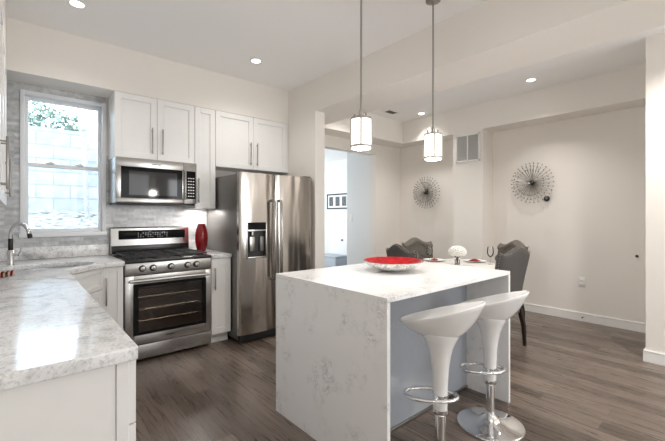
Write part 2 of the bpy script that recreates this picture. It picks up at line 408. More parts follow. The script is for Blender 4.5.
struct('wall_rear', MB().box(XL - 0.15, XR + 0.15, YF - 0.15, YF, 0, ZC), 'wall')
struct('wall_chase', MB().box(XB, XR, 2.612, 3.08, 0, ZS), 'wall')
struct('ceiling_soffit_right', MB().box(XB, XR, 0.683, YB, ZS, ZT), 'wall')
struct('ceiling_soffit_back', MB().box(XW2, XB, 4.045, YB, ZS, ZT), 'wall')
struct('ceiling_bulkhead_back', MB().box(XL, XW1, YC, YB, ZK, ZC), 'wall')
struct('ceiling_bulkhead_left', MB().box(XL, -0.066, 1.0, YC, ZK, ZC), 'wall')
def base(name, x0, x1, y0, y1):
    b = MB().box(x0, x1, y0, y1, 0, 0.085); b.box(x0, x1, y0, y1, 0.085, 0.105, 0.004)
    return struct(name, b, 'trim')
base('baseboard_right', XR - 0.016, XR, 0.683, 2.61)
base('baseboard_right_far', XR - 0.016, XR, 3.08, YB - 0.016)
base('baseboard_near', 4.371 - 0.016, 4.371, YF, 0.683 + 0.016)
base('baseboard_near_end', 4.371, XR - 0.016, 0.683, 0.699)
base('baseboard_back', 4.776, XR, YB - 0.016, YB)
base('baseboard_chase', XB - 0.016, XB, 2.596, 3.08)
base('baseboard_chase_side', XB, XR - 0.016, 2.596, 2.612)
# tiled splash zone round the window and behind the range
mb = MB(); t0 = YB - 0.008
mb.box(XL, WX0 - 0.016, t0, YB, 0.9, ZK); mb.box(WX0 - 0.016, WX1 + 0.016, t0, YB, 0.9, WZ0 - 0.016); mb.box(WX1 + 0.016, 1.75, t0, YB, 0.9, 1.95)
mb.box(WX0 - 0.016, WX1 + 0.016, t0, YB, WZ1 + 0.016, ZK)
struct('wall_tile_back', mb, 'tile')
struct('wall_tile_left', MB().box(XL, XL + 0.008, 1.3, t0, 0.9, 1.42), 'tile')
# back hall seen through the opening
struct('wall_hall_jamb', MB().box(4.76, 6.15, YB + 0.14, 5.12, 0, 2.78), 'hallwall')
struct('wall_hall_right', MB().box(6.0, 6.15, 5.12, 9.0, 0, 2.78), 'hallwall')
struct('wall_hall_left', MB().box(3.27, 3.42, YB + 0.14, 9.0, 0, 2.78), 'hallwall')
struct('wall_hall_end', MB().box(3.27, 6.15, 9.0, 9.15, 0, 2.78), 'hallwall')
struct('ceiling_hall', MB().box(3.27, 6.15, YB + 0.14, 9.15, 2.70, 2.80), 'ceiling')
base('baseboard_hall', 4.776, 4.9, 5.12, 5.136)
# double-hung window
w = MB()
f0, f1 = YB - 0.022, YB + 0.12
w.box(WX0 - 0.016, WX0 + 0.018, f0, f1, WZ0, WZ1 + 0.016, 0.003); w.box(WX1 - 0.018, WX1 + 0.016, f0, f1, WZ0, WZ1 + 0.016, 0.003)
w.box(WX0 + 0.0175, WX1 - 0.0175, f0 + 0.002, f1, WZ1 - 0.02, WZ1 + 0.014, 0.003); w.box(WX0 - 0.022, WX1 + 0.022, f0 - 0.02, f1, WZ0 - 0.016, WZ0 + 0.022, 0.003)
win = struct('window_1', w, 'vinyl')
def sash(name, y, z0, z1, bot, top):
    a, b2 = WX0 + 0.018, WX1 - 0.018
    q = MB(); q.box(a, a + 0.027, y, y + 0.032, z0, z1, 0.003); q.box(b2 - 0.027, b2, y, y + 0.032, z0, z1, 0.003)
    q.box(a + 0.027, b2 - 0.027, y, y + 0.032, z0, z0 + bot, 0.003); q.box(a + 0.027, b2 - 0.027, y, y + 0.032, z1 - top, z1, 0.003)
    o = q.build(name, 'vinyl', win)
    MB().box(a + 0.025, b2 - 0.025, y + 0.013, y + 0.017, z0 + bot - 0.002, z1 - top + 0.002).build('glass_pane', 'glass', o)
    return o
lo = sash('lower_sash', YB + 0.02, WZ0 + 0.022, 1.825, 0.036, 0.034)
up = sash('upper_sash', YB + 0.058, 1.79, WZ1 - 0.02, 0.034, 0.032)
for x in (0.24, 0.47):
    MB().box(x - 0.03, x + 0.03, YB + 0.002, YB + 0.03, 1.825, 1.836, 0.003).box(x - 0.008, x + 0.016, YB + 0.0, YB + 0.012, 1.836, 1.846, 0.002).build('sash_lock', 'vinyl', win)

# ------------------------------------------------------------------ outside the window
g = MB(); g.surf(lambda u, v: (-2.6 + 5.2 * u, 4.53 + 2.6 * v, 1.02 + 0.42 * v + 0.03 * math.sin(u * 31) * math.sin(v * 17)), 40, 24)
o = g.build('gravel_bank', 'gravel'); o['kind'] = 'structure'
o = MB().box(-2.8, 2.6, 7.0, 7.25, 0.9, 2.66).build('wall_outside', 'block'); o['kind'] = 'structure'
o = MB().box(-2.8, 3.2, 7.25, 9.5, 0.9, 2.60).build('ground_behind_wall', 'gravel'); o['kind'] = 'structure'
def shrub(x, y, z, r, n, label):
    q = MB()
    for i in range(n):
        a, b2 = random.uniform(0, 2 * PI), math.acos(random.uniform(-0.4, 1)); rr = r * random.uniform(0.35, 1) ** 0.6
        c = Vector((x + rr * math.sin(b2) * math.cos(a), y + 0.7 * rr * math.sin(b2) * math.sin(a), z + 0.34 * r + 0.8 * rr * math.cos(b2)))
        s_ = random.uniform(0.035, 0.07)
        mt = Matrix.Translation(c) @ Matrix.Rotation(random.uniform(0, 6.3), 4, Vector((random.uniform(-1, 1), random.uniform(-1, 1), random.uniform(-1, 1)))) @ Matrix.Diagonal((s_, s_ * 0.45, s_ * 0.08, 1))
        b3 = bmesh.new(); bmesh.ops.create_icosphere(b3, subdivisions=1, radius=1); q._merge(b3, mt)
    t = thing('shrub', label, 'shrub', (x, y, z), group='shrubs above the block wall outside')
    q.build('foliage', 'leaf', t, 0)
    s2 = MB()
    for k in range(5): s2.tube([(x + 0.02 * k - 0.04, y, z), (x + 0.12 * (k - 2), y + 0.05 * (k % 2), z + r * 0.8)], [0.012, 0.006], 6)
    s2.build('stem', 'bark', t)
shrub(-1.55, 7.6, 2.6, 0.62, 520, 'loose green shrub above the block wall, left one seen through the window')
shrub(-0.60, 7.75, 2.6, 0.60, 520, 'green shrub above the block wall at middle of the window view')
shrub(0.35, 7.7, 2.6, 0.55, 480, 'small green shrub above the block wall, right one seen through the window')
t = thing('young_tree', 'slender leaning young tree in front of the block wall, right of the window view', 'tree', (0.72, 6.4, 1.32))
MB().tube([(0.78, 6.4, 1.30), (0.755, 6.4, 1.8), (0.75, 6.4, 2.28), (0.80, 6.4, 2.5), (0.98, 6.4, 3.05)], [0.035, 0.032, 0.03, 0.026, 0.018], 10).build('trunk', 'bark', t)
MB().tube([(0.75, 6.4, 2.22), (0.69, 6.4, 2.6), (0.64, 6.42, 3.1)], [0.02, 0.016, 0.010], 8).build('branch', 'bark', t)
MB().tube([(0.84, 6.4, 2.62), (0.78, 6.42, 2.95), (0.80, 6.4, 3.2)], [0.014, 0.012, 0.008], 8).build('branch', 'bark', t)

# ------------------------------------------------------------------ cabinets (local frame: x along the front, front at y = 0 facing -y)
def shaker(x0, x1, z0, z1, rail=0.06, th=0.02):
    q = MB(); e = 0.0012
    q.box(x0, x0 + rail, -th, 0, z0, z1, e, 1); q.box(x1 - rail, x1, -th, 0, z0, z1, e, 1)
    q.box(x0 + rail, x1 - rail, -th, 0, z0, z0 + rail, e, 1); q.box(x0 + rail, x1 - rail, -th, 0, z1 - rail, z1, e, 1)
    q.box(x0 + rail, x1 - rail, -th + 0.012, 0, z0 + rail, z1 - rail)
    return q
def pull(x, z0, z1, th=0.02, horiz=None):
    q = MB()
    if horiz:
        q.cyl((horiz[0], -th - 0.028, z0), (horiz[1], -th - 0.028, z0), 0.006, n=12, bev=0.001)
        for xx in (horiz[0] + 0.025, horiz[1] - 0.025): q.cyl((xx, -th, z0), (xx, -th - 0.028, z0), 0.0045, n=10)
    else:
        q.cyl((x, -th - 0.028, z0), (x, -th - 0.028, z1), 0.0065, n=12, bev=0.001)
        for zz in (z0 + 0.025, z1 - 0.025): q.cyl((x, -th, zz), (x, -th - 0.028, zz), 0.0045, n=10)
    return q
def cabinet(name, label, x, y, z, w, d, h, rz=0, doors=(), drawers=(), kick=False, group=None):
    t = thing(name, label, 'cabinet', (x, y, z), rz, True, group)
    k = 0.105 if kick else 0
    MB().box(0.0005, w - 0.0005, 0.0005, d, k, h - (0.0005 if not kick else 0), 0.001, 1).build('body', 'cabinet', t)
    if kick: MB().box(0.001, w - 0.001, 0.06, d, 0, k).build('toe_kick', 'cabinet', t)
    for (a, b2, z0, z1, hd) in doors:
        dr = shaker(a, b2, z0, z1, 0.06 if b2 - a > 0.2 else 0.045).build('door', 'cabinet', t)
        if hd: pull(*hd).build('handle', 'nickel', dr)
    for (a, b2, z0, z1) in drawers:
        dr = shaker(a, b2, z0, z1, 0.035).build('drawer', 'cabinet', t)
        pull(0, (z0 + z1) / 2, 0, horiz=((a + b2) / 2 - 0.08, (a + b2) / 2 + 0.08)).build('handle', 'nickel', dr)
    return t
ZB2 = 1.903
yc = YC + 0.02; dep = YB - 0.009 - yc
hh = ZK - ZB2
cabinet('wall_cabinet', 'white two-door wall cabinet above the microwave', 0.712, yc, ZB2, 0.772, dep, hh,
        doors=[(0.002, 0.3845, 0.002, hh - 0.003, (0.335, 0.06, 0.325)), (0.3875, 0.770, 0.002, hh - 0.003, (0.435, 0.06, 0.325))])
hn = ZK - 1.412
cabinet('wall_cabinet', 'narrow white wall cabinet between the microwave and the fridge cabinet', 1.485, yc, 1.412, 0.236, dep, hn,
        doors=[(0.002, 0.234, 0.002, hn - 0.003, (0.035, 0.065, 0.335))])
hf = ZK - 1.897
cabinet('wall_cabinet', 'white two-door wall cabinet above the refrigerator', 1.722, yc, 1.897, 0.962, dep, hf,
        doors=[(0.002, 0.4795, 0.002, hf - 0.003, (0.437, 0.05, 0.325)), (0.4825, 0.96, 0.002, hf - 0.003, (0.525, 0.05, 0.325))])
o = MB().box(2.686, XW1 - 0.002, YC + 0.004, YC + 0.03, 1.897, ZK - 0.002).build('filler_strip', 'cabinet'); tag(o, 'white filler strip beside the cabinet above the fridge, against the wall', 'filler strip')
# upper cabinets on the left wall (seen edge on), doors face +x
hl = ZK - 1.412
for (y0, y1, lb) in ((3.05, 4.045, 'white two-door wall cabinet on the left wall, next to the window'), (2.04, 3.045, 'white two-door wall cabinet on the left wall, farther from the window')):
    wl = y1 - y0
    cabinet('wall_cabinet', lb, -0.085, y0, 1.412, wl, -0.085 - XL - 0.009, hl, R(90),
            doors=[(0.002, wl / 2 - 0.0015, 0.002, hl - 0.003, (wl / 2 - 0.045, 0.06, 0.325)), (wl / 2 + 0.0015, wl - 0.002, 0.002, hl - 0.003, (wl / 2 + 0.045, 0.06, 0.325))])
# base cabinets
hb = CT - 0.041
cabinet('base_cabinet', 'narrow white base cabinet right of the range', 1.512, 3.685, 0, 0.212, YB - 0.009 - 3.685, hb, kick=True,
        doors=[(0.002, 0.210, 0.108, hb - 0.004, (0.032, 0.57, 0.80))])
cabinet('base_cabinet', 'narrow white base cabinet left of the range', 0.545, 3.685, 0, 0.168, YB - 0.009 - 3.685, hb, kick=True,
        doors=[(0.002, 0.166, 0.108, hb - 0.004, (0.034, 0.56, 0.80))])
# diagonal corner sink cabinet
p0, p1 = Vector((0.262, 3.31)), Vector((0.545, 3.684)); dd = p1 - p0; ln = dd.length; ang = math.atan2(dd.y, dd.x)
t = thing('base_cabinet', 'white diagonal corner base cabinet under the sink', 'cabinet', (p0.x, p0.y, 0), ang, True)
def inv(p): 
    q = Vector(p) - p0; c, s_ = math.cos(ang), math.sin(ang); return (q.x * c + q.y * s_, -q.x * s_ + q.y * c)
body = [inv(p) for p in ((0.262, 3.313), (0.5435, 3.686), (0.5435, YB - 0.009), (XL + 0.009, YB - 0.009), (XL + 0.009, 3.313))]
hol = [inv((0.2 + 0.32 * math.cos(a), 3.72 + 0.235 * math.sin(a))) for a in [2 * PI * i / 32 for i in range(32)]]
q = MB(); q.prism(body, 0.105, 0.60); q.prism(body, 0.60, hb, hole=hol); q.build('body', 'cabinet', t)
kb = [inv(p) for p in ((0.225, 3.36), (0.50, 3.73), (0.50, YB - 0.009), (XL + 0.009, YB - 0.009), (XL + 0.009, 3.36))]
MB().prism(kb, 0, 0.105).build('toe_kick', 'cabinet', t)
for a, b2, hx in ((0.004, ln / 2 - 0.0015, ln / 2 - 0.04), (ln / 2 + 0.0015, ln - 0.004, ln / 2 + 0.04)):
    dr = shaker(a, b2, 0.108, 0.70).build('door', 'cabinet', t); pull(hx, 0.45, 0.65).build('handle', 'nickel', dr)
shaker(0.004, ln - 0.004, 0.706, hb - 0.004, 0.035).build('false_drawer_front', 'cabinet', t)
# peninsula run along the left wall, fronts face +x
ends = [(1.268, 'white base cabinet at the near end of the counter, nearest the camera'), (1.95, 'white base cabinet in the middle of the left counter run'), (2.63, 'white base cabinet of the left run, next to the sink corner')]
for y0, lb in ends:
    wl = 0.678
    t = cabinet('base_cabinet', lb, 0.262, y0 + 0.001, 0, wl, 0.262 - XL - 0.009, hb, R(90), kick=True,
            doors=[(0.002, wl / 2 - 0.0015, 0.108, 0.684, (wl / 2 - 0.045, 0.42, 0.65)), (wl / 2 + 0.0015, wl - 0.002, 0.108, 0.684, (wl / 2 + 0.045, 0.42, 0.65))],
            drawers=[(0.002, wl - 0.002, 0.688, hb - 0.004)])
# finished end panel at the near end
t = thing('end_panel', 'plain white finished end panel below the near granite edge', 'panel', (-0.05, 1.258, 0))
MB().box(XL + 0.002, 0.224, 1.256, 1.266, 0, hb - 0.001, 0.001, 1).build('panel', 'cabinet', t)
MB().box(0.225, 0.259, 1.250, 1.266, 0, hb - 0.001, 0.0015, 1).build('stile', 'cabinet', t)

# ------------------------------------------------------------------ countertops, sink, faucet
outer = [(XL + 0.009, 1.237), (0.270, 1.237), (0.280, 1.241), (0.284, 1.251), (0.283, 3.26), (0.289, 3.305), (0.318, 3.355), (0.370, 3.415), (0.44, 3.49), (0.505, 3.56), (0.57, 3.605), (0.63, 3.622), (0.716, 3.625), (0.716, YB - 0.009), (XL + 0.009, YB - 0.009)]
hole = [(0.2 + 0.30 * math.cos(2 * PI * i / 40), 3.72 + 0.215 * math.sin(2 * PI * i / 40)) for i in range(40)]
ct = thing('countertop', 'long L-shaped grey-veined granite countertop around the corner sink', 'countertop', (0.1, 2.6, CT - 0.04))
MB().prism(outer, CT - 0.04, CT, hole=hole, bev=0.005).build('slab', 'granite', ct)
MB().box(XL + 0.03, 0.716, YB - 0.031, YB - 0.0085, CT + 0.0005, 1.045, 0.002).build('upstand', 'granite', ct)
MB().box(XL + 0.0085, XL + 0.03, 1.25, YB - 0.009, CT + 0.0005, 1.045, 0.002).build('upstand', 'granite', ct)
ct2 = thing('countertop', 'small granite countertop between the range and the fridge under the red vase', 'countertop', (1.61, 4.0, CT - 0.04))
MB().box(1.511, 1.724, 3.64, YB - 0.009, CT - 0.04, CT, 0.005).build('slab', 'granite', ct2)
MB().box(1.511, 1.724, YB - 0.031, YB - 0.0085, CT + 0.0005, 1.045, 0.002).build('upstand', 'granite', ct2)
sk = thing('sink', 'oval stainless undermount sink set in the corner of the granite counter', 'sink', (0.2, 3.72, 0.69))
def bowl(u, v):
    a = 2 * PI * u; pr = [(1.055, 0.0), (1.0, -0.001), (0.98, -0.05), (0.93, -0.15), (0.75, -0.19), (0.12, -0.195), (0.0, -0.196)]
    i = min(int(v * 6 + 1e-6), 5); f = v * 6 - i; r = pr[i][0] * (1 - f) + pr[i + 1][0] * f; z = pr[i][1] * (1 - f) + pr[i + 1][1] * f
    return (0.2 + 0.302 * r * math.cos(a), 3.72 + 0.217 * r * math.sin(a), CT - 0.0405 + z)
MB().surf(bowl, 40, 25, True).build('basin', 'basin', sk)
MB().lathe([(0, 0.004), (0.03, 0.004), (0.042, 0.002), (0.044, 0.0)], (0.2, 3.72, CT - 0.2365)).build('drain', 'chrome', sk)
fx, fy = -0.04, 3.965
fc = thing('faucet', 'chrome gooseneck faucet standing behind the corner sink', 'faucet', (fx, fy, CT))
MB().lathe([(0, 0), (0.028, 0), (0.028, 0.006), (0.024, 0.012), (0.0225, 0.016), (0.0225, 0.115), (0.019, 0.122), (0, 0.122)], (fx, fy, CT)).build('base', 'chrome', fc)
dx, dy = 0.115, -0.195; pts = [(fx, fy, CT + 0.12), (fx, fy, CT + 0.23)]
for i in range(1, 15):
    a = PI * i / 14 * 0.93; pts.append((fx + dx / 2 * (1 - math.cos(a)), fy + dy / 2 * (1 - math.cos(a)), CT + 0.23 + 0.105 * math.sin(a)))
MB().tube(pts, 0.0145, 14).build('spout', 'chrome', fc)
e, e2 = Vector(pts[-1]), Vector(pts[-2]); d_ = (e - e2).normalized()
MB().cyl(e - d_ * 0.002, e + d_ * 0.03, 0.0165, n=16, bev=0.002).build('spray_head', 'blackplastic', fc)
MB().cyl((fx, fy, CT + 0.122), (fx, fy, CT + 0.215), 0.0165, n=16, bev=0.002).build('grip_sleeve', 'darkwood', fc)
q = MB(); q.cyl((fx + 0.018, fy - 0.012, CT + 0.075), (fx + 0.05, fy - 0.03, CT + 0.075), 0.013, n=14, bev=0.002); q.tube([(fx + 0.045, fy - 0.027, CT + 0.08), (fx + 0.06, fy - 0.036, CT + 0.11), (fx + 0.066, fy - 0.04, CT + 0.135)], 0.005, 8)
q.build('lever', 'chrome', fc)
# streaked leaf-shaped dish
def leafdish(top):
    def f(u, v):
        s_ = -0.12 + 0.24 * u; wv = 0.055 * math.sin(PI * (0.06 + 0.90 * u)) ** 0.8 * (1 + 0.12 * math.sin(u * 40)); t_ = (v - 0.5) * 2
        z = 0.008 + 0.030 * t_ * t_ + 0.35 * max(0, abs(s_) - 0.05) ** 1.3 + (0.006 if top else 0)
        return (-0.115 + s_ * 0.85 + t_ * wv * 0.2, 3.11 + t_ * wv - 0.12 * s_, CT + z)
    return f
q = MB(); q.surf(leafdish(True), 30, 11); q.surf(leafdish(False), 30, 11)
ds = thing('leaf_dish', 'red-brown streaked leaf-shaped dish on the granite at the left picture edge', 'dish', (-0.115, 3.11, CT))
q.build('bowl', 'streaked', ds)
MB().lathe([(0, 0), (0.035, 0), (0.03, 0.010), (0, 0.012)], (-0.115, 3.11, CT), 20).build('foot', 'streaked', ds)

# ------------------------------------------------------------------ microwave
mx0, mx1, my, mz0, mz1 = 0.7125, 1.4835, 4.0, 1.462, 1.9
mw = thing('microwave', 'stainless over-the-range microwave with black glass door', 'microwave', (1.098, 4.19, mz0 - 0.02))
MB().box(mx0, mx1, my + 0.03, YB - 0.009, mz0, mz1, 0.003).build('body', 'steel', mw)
MB().box(mx0 + 0.01, mx1 - 0.01, my + 0.02, YB - 0.02, mz0 - 0.02, mz0 - 0.0005, 0.002).build('vent_base', 'blackplastic', mw)
xd = 1.345
dr = MB(); dr.box(mx0, xd, my, my + 0.0295, mz0, mz0 + 0.045, 0.002); dr.box(mx0, xd, my, my + 0.0295, mz1 - 0.088, mz1, 0.002); dr.box(mx0, mx0 + 0.045, my, my + 0.0295, mz0 + 0.045, mz1 - 0.088, 0.001); dr.box(xd - 0.012, xd, my, my + 0.0295, mz0 + 0.045, mz1 - 0.088, 0.001)
door = dr.build('door', 'steel', mw)
MB().box(mx0 + 0.0455, xd - 0.0125, my + 0.006, my + 0.028, mz0 + 0.0455, mz1 - 0.0885).build('door_frame', 'blackglass', door)
m_, nt, b = nm('tinted microwave window'); setb(b, (0.035, 0.035, 0.035), 0.06, Specular_IOR_Level=0.35); M['mwwin'] = m_
MB().box(mx0 + 0.115, xd - 0.065, my + 0.004, my + 0.0055, mz0 + 0.075, mz1 - 0.125).build('window', 'mwwin', door)
q = MB(); q.cyl((xd + 0.014, my - 0.022, mz0 + 0.04), (xd + 0.014, my - 0.022, mz1 - 0.085), 0.009, n=14, bev=0.002)
for zz in (mz0 + 0.07, mz1 - 0.115): q.box(xd + 0.006, xd + 0.022, my - 0.016, my + 0.004, zz - 0.012, zz + 0.012, 0.002)
q.build('handle', 'steel', door)
cp = MB().box(xd + 0.002, mx1, my, my + 0.0295, mz0, mz1, 0.002).build('control_panel', 'steel', mw)
MB().box(xd + 0.032, mx1 - 0.012, my - 0.003, my - 0.0005, mz0 + 0.05, mz1 - 0.09, 0.001).build('keypad', 'blackglass', cp)
for r_ in range(7):
    for c_ in range(3): MB().box(xd + 0.045 + c_ * 0.025, xd + 0.061 + c_ * 0.025, my - 0.0042, my - 0.0032, mz0 + 0.075 + r_ * 0.032, mz0 + 0.084 + r_ * 0.032).build('key', 'plate', cp)
q = MB()
for i in range(7): q.box(1.035 + i * 0.013, 1.044 + i * 0.013, my - 0.0012, my - 0.0004, mz1 - 0.058, mz1 - 0.044)
q.build('badge', 'blackplastic', door)

# ------------------------------------------------------------------ range
rx0, rx1, rf, rb = 0.7225, 1.506, 3.655, YB - 0.012
rg = thing('range', 'stainless gas range with glass oven door between the base cabinets', 'range', ((rx0 + rx1) / 2, 4.0, 0))
MB().box(rx0, rx1, rf + 0.045, rb, 0.02, 0.905, 0.002).build('body', 'blackplastic', rg)
for x in (rx0 + 0.05, rx1 - 0.05):
    for y in (rf + 0.1, rb - 0.06): MB().cyl((x, y, 0), (x, y, 0.0195), 0.02, n=14).build('foot', 'blackplastic', rg)
MB().box(rx0, rx1, rf - 0.005, rb - 0.06, 0.9055, 0.932, 0.006).build('cooktop', 'black', rg)
# front strip of controls
cpn = MB().box(rx0, rx1, rf - 0.005, rf + 0.0445, 0.797, 0.905, 0.006).build('control_panel', 'steel', rg)
for x in (0.862, 0.952, 1.11, 1.265, 1.352):
    MB().cyl((x, rf - 0.0052, 0.853), (x, rf - 0.0118, 0.853), 0.031, n=24, bev=0.001).build('knob_bezel', 'blackplastic', rg)
    q = MB(); q.cyl((x, rf - 0.012, 0.853), (x, rf - 0.036, 0.853), 0.024, 0.021, n=24, bev=0.003); q.box(x - 0.005, x + 0.005, rf - 0.044, rf - 0.034, 0.833, 0.873, 0.002)
    q.build('knob', 'steel', rg)
# oven door
z0, z1 = 0.165, 0.790
q = MB(); wx0_, wx1_, wz0_, wz1_ = rx0 + 0.075, rx1 - 0.062, 0.262, 0.700
q.box(rx0, wx0_, rf, rf + 0.044, z0, z1, 0.003); q.box(wx1_, rx1, rf, rf + 0.044, z0, z1, 0.003); q.box(wx0_, wx1_, rf, rf + 0.044, z0, wz0_, 0.001); q.box(wx0_, wx1_, rf, rf + 0.044, wz1_, z1, 0.001)
od = q.build('oven_door', 'steel', rg)
q = MB(); q.box(wx0_ - 0.008, wx0_ + 0.035, rf - 0.003, rf - 0.0003, wz0_ - 0.012, wz1_ + 0.012); q.box(wx1_ - 0.03, wx1_ + 0.008, rf - 0.003, rf - 0.0003, wz0_ - 0.012, wz1_ + 0.012); q.box(wx0_ + 0.035, wx1_ - 0.03, rf - 0.003, rf - 0.0003, wz0_ - 0.012, wz0_ + 0.014); q.box(wx0_ + 0.035, wx1_ - 0.03, rf - 0.003, rf - 0.0003, wz1_ - 0.014, wz1_ + 0.012)
q.build('window_border', 'blackglass', od)
MB().box(wx0_ + 0.001, wx1_ - 0.001, rf + 0.004, rf + 0.010, wz0_ + 0.001, wz1_ - 0.001).build('window', 'ovenglass', od)
q = MB(); q.tube([(rx0 + 0.03, rf - 0.052, 0.748), (rx1 - 0.03, rf - 0.052, 0.748)], 0.0125, 14)
for x in (rx0 + 0.055, rx1 - 0.055): q.box(x - 0.014, x + 0.014, rf - 0.05, rf - 0.0005, 0.738, 0.758, 0.003)
q.build('handle', 'steel', od)
q = MB()
for i in range(7): q.box(1.065 + i * 0.012, 1.073 + i * 0.012, rf - 0.001, rf - 0.0002, 0.205, 0.217)
q.build('badge', 'blackplastic', od)
# oven cavity, brown floor reflection put into its colour, and racks behind the glass
rg_cav = MB(); c0, c1, cy = wx0_ - 0.01, wx1_ + 0.01, rf + 0.0451
m_, nt, b = nm('reflection toned oven enamel'); setb(b, (0.30, 0.26, 0.235), 0.3); M['cavity'] = m_
rg.children[0].data.materials[0] = M['blackplastic']
# re-cut the body as a shell so that the cavity is a real recess
bd = rg.children[0]; bm_ = MB(); og_ = ORG[rg.name]
bm_.box(rx0, c0, rf + 0.0452, rb, 0.02, 0.905); bm_.box(c1, rx1, rf + 0.0452, rb, 0.02, 0.905); bm_.box(c0, c1, rf + 0.0452, rb, 0.02, wz0_ - 0.04); bm_.box(c0, c1, rf + 0.0452, rb, wz1_ + 0.03, 0.905); bm_.box(c0, c1, rb - 0.10, rb, wz0_ - 0.04, wz1_ + 0.03)
bmesh.ops.translate(bm_.bm, vec=-og_, verts=bm_.bm.verts); me = bpy.data.meshes.new('body'); bm_.bm.to_mesh(me); bm_.bm.free(); me.materials.append(M['cavity']); bd.data = me
for zz in (0.36, 0.47, 0.58):
    q = MB()
    for y in (rf + 0.07, rf + 0.5): q.cyl((c0 + 0.004, y, zz), (c1 - 0.004, y, zz), 0.004, n=8)
    for i in range(15):
        x = c0 + 0.03 + i * (c1 - c0 - 0.06) / 14; q.cyl((x, rf + 0.07, zz), (x, rf + 0.5, zz), 0.0024, n=6)
    q.build('oven_rack', 'steel', rg)
dw = MB().box(rx0, rx1, rf + 0.004, rf + 0.0445, 0.03, 0.158, 0.004).build('storage_drawer', 'steel', rg)
# backguard
q = MB(); q.prism([(rb - 0.075, 0.932), (rb, 0.932), (rb, 1.212), (rb - 0.045, 1.212), (rb - 0.058, 1.20)], rx0, rx1, bev=0.002)
q.xf(Matrix(((0, 0, 1, 0), (1, 0, 0, 0), (0, 1, 0, 0), (0, 0, 0, 1))))
bg = q.build('backguard', 'steel', rg, recalc=True)
def bgp(z): return rb - 0.075 + 0.017 * (z - 0.932) / 0.268
q = MB(); q.box(rx0 + 0.07, rx1 - 0.045, bgp(1.10) - 0.007, bgp(1.10) + 0.002, 1.085, 1.178, 0.002); q.build('display', 'blackglass', bg)
q = MB(); q.box(rx0 + 0.004, rx1 - 0.004, bgp(0.98) - 0.008, bgp(0.98) + 0.002, 0.935, 1.022, 0.002); q.build('lower_panel', 'black', bg)
for i in range(13):
    for j in range(3):
        if (i + j) % 4 != 3: MB().box(rx0 + 0.25 + i * 0.024, rx0 + 0.259 + i * 0.024, bgp(1.10) - 0.0082, bgp(1.10) - 0.0072, 1.105 + j * 0.02, 1.111 + j * 0.02).build('display_mark', 'digits', bg)
# burners and grates
for (x, y, r_) in ((0.885, 3.80, 0.045), (0.885, 4.13, 0.038), (1.333, 3.80, 0.05), (1.333, 4.13, 0.038), (1.11, 3.965, 0.05)):
    MB().lathe([(0, 0.016), (r_ * 0.8, 0.016), (r_, 0.012), (r_ * 1.02, 0.007), (r_ * 1.15, 0.006), (r_ * 1.2, 0)], (x, y, 0.9325), 24).build('burner', 'iron', rg)
for (a, b2) in ((rx0 + 0.03, rx0 + 0.27), (rx0 + 0.274, rx1 - 0.274), (rx1 - 0.27, rx1 - 0.03)):
    q = MB(); y0, y1, z = 3.69, 4.255, 0.962; w_ = 0.006
    for x in (a + 0.008, (a + b2) / 2, b2 - 0.008): q.box(x - w_, x + w_, y0, y1, z - 0.012, z, 0.003)
    for y in (y0 + 0.008, (y0 * 3 + y1) / 4, (y0 + y1) / 2, (y0 + 3 * y1) / 4, y1 - 0.008): q.box(a, b2, y - w_, y + w_, z - 0.012, z, 0.003)
    for x in (a + 0.008, b2 - 0.008):
        for y in (y0 + 0.008, (y0 + y1) / 2, y1 - 0.008): q.cyl((x, y, 0.9325), (x, y, z - 0.008), 0.006, n=8)
    q.build('grate', 'iron', rg)

# ------------------------------------------------------------------ refrigerator
gx0, gx1, gf, gb, gz = 1.735, 2.682, 3.475, 4.36, 1.785
fr = thing('refrigerator', 'stainless side-by-side refrigerator with ice dispenser in left door', 'refrigerator', ((gx0 + gx1) / 2, 3.95, 0))
MB().box(gx0 + 0.004, gx1 - 0.004, gf + 0.075, gb, 0.03, gz - 0.012, 0.004).build('body', 'fridgeside', fr)
for x in (gx0 + 0.06, gx1 - 0.06):
    for y in (gf + 0.14, gb - 0.08): MB().cyl((x, y, 0), (x, y, 0.0295), 0.022, n=14).build('foot', 'blackplastic', fr)
q = MB(); q.box(gx0 + 0.01, gx1 - 0.01, gf + 0.03, gf + 0.0745, 0.012, 0.085, 0.004)
for i in range(5): q.box(gx0 + 0.04, gx1 - 0.04, gf + 0.026, gf + 0.031, 0.022 + i * 0.012, 0.028 + i * 0.012)
q.build('kick_grille', 'blackplastic', fr)
spx = 2.160
def fdoor(name, a, b2, cut=None):
    # a gently crowned door: front bulges by 1.5 cm
    th = 0.07; n = 16; mid = (a + b2) / 2; hw = (b2 - a) / 2
    def yf(x):
        s_ = abs((x - mid) / hw); return gf + 0.002 + 0.012 * s_ ** 2 + (0.012 * max(0, (s_ - 0.92) / 0.08) ** 2)
    q = MB(); zz0, zz1 = 0.092, gz
    def slab(xa, xb, za, zb_):
        k = max(2, int(n * (xb - xa) / (b2 - a)) + 1)
        poly = [(xa + (xb - xa) * i / k, yf(xa + (xb - xa) * i / k)) for i in range(k + 1)] + [(xb, gf + th), (xa, gf + th)]
        q.prism(poly, za, zb_)
    if cut:
        cx0, cx1, cz0, cz1 = cut
        slab(a, cx0, zz0, zz1); slab(cx1, b2, zz0, zz1); slab(cx0, cx1, zz0, cz0); slab(cx0, cx1, cz1, zz1)
        bmesh.ops.remove_doubles(q.bm, verts=q.bm.verts[:], dist=1e-5)
    else: slab(a, b2, zz0, zz1)
    return q.build(name, 'fridge', fr, 35)
cut = (1.812, 2.050, 0.880, 1.262)
ld = fdoor('freezer_door', gx0, spx - 0.003, cut)
rd = fdoor('fridge_door', spx + 0.003, gx1)
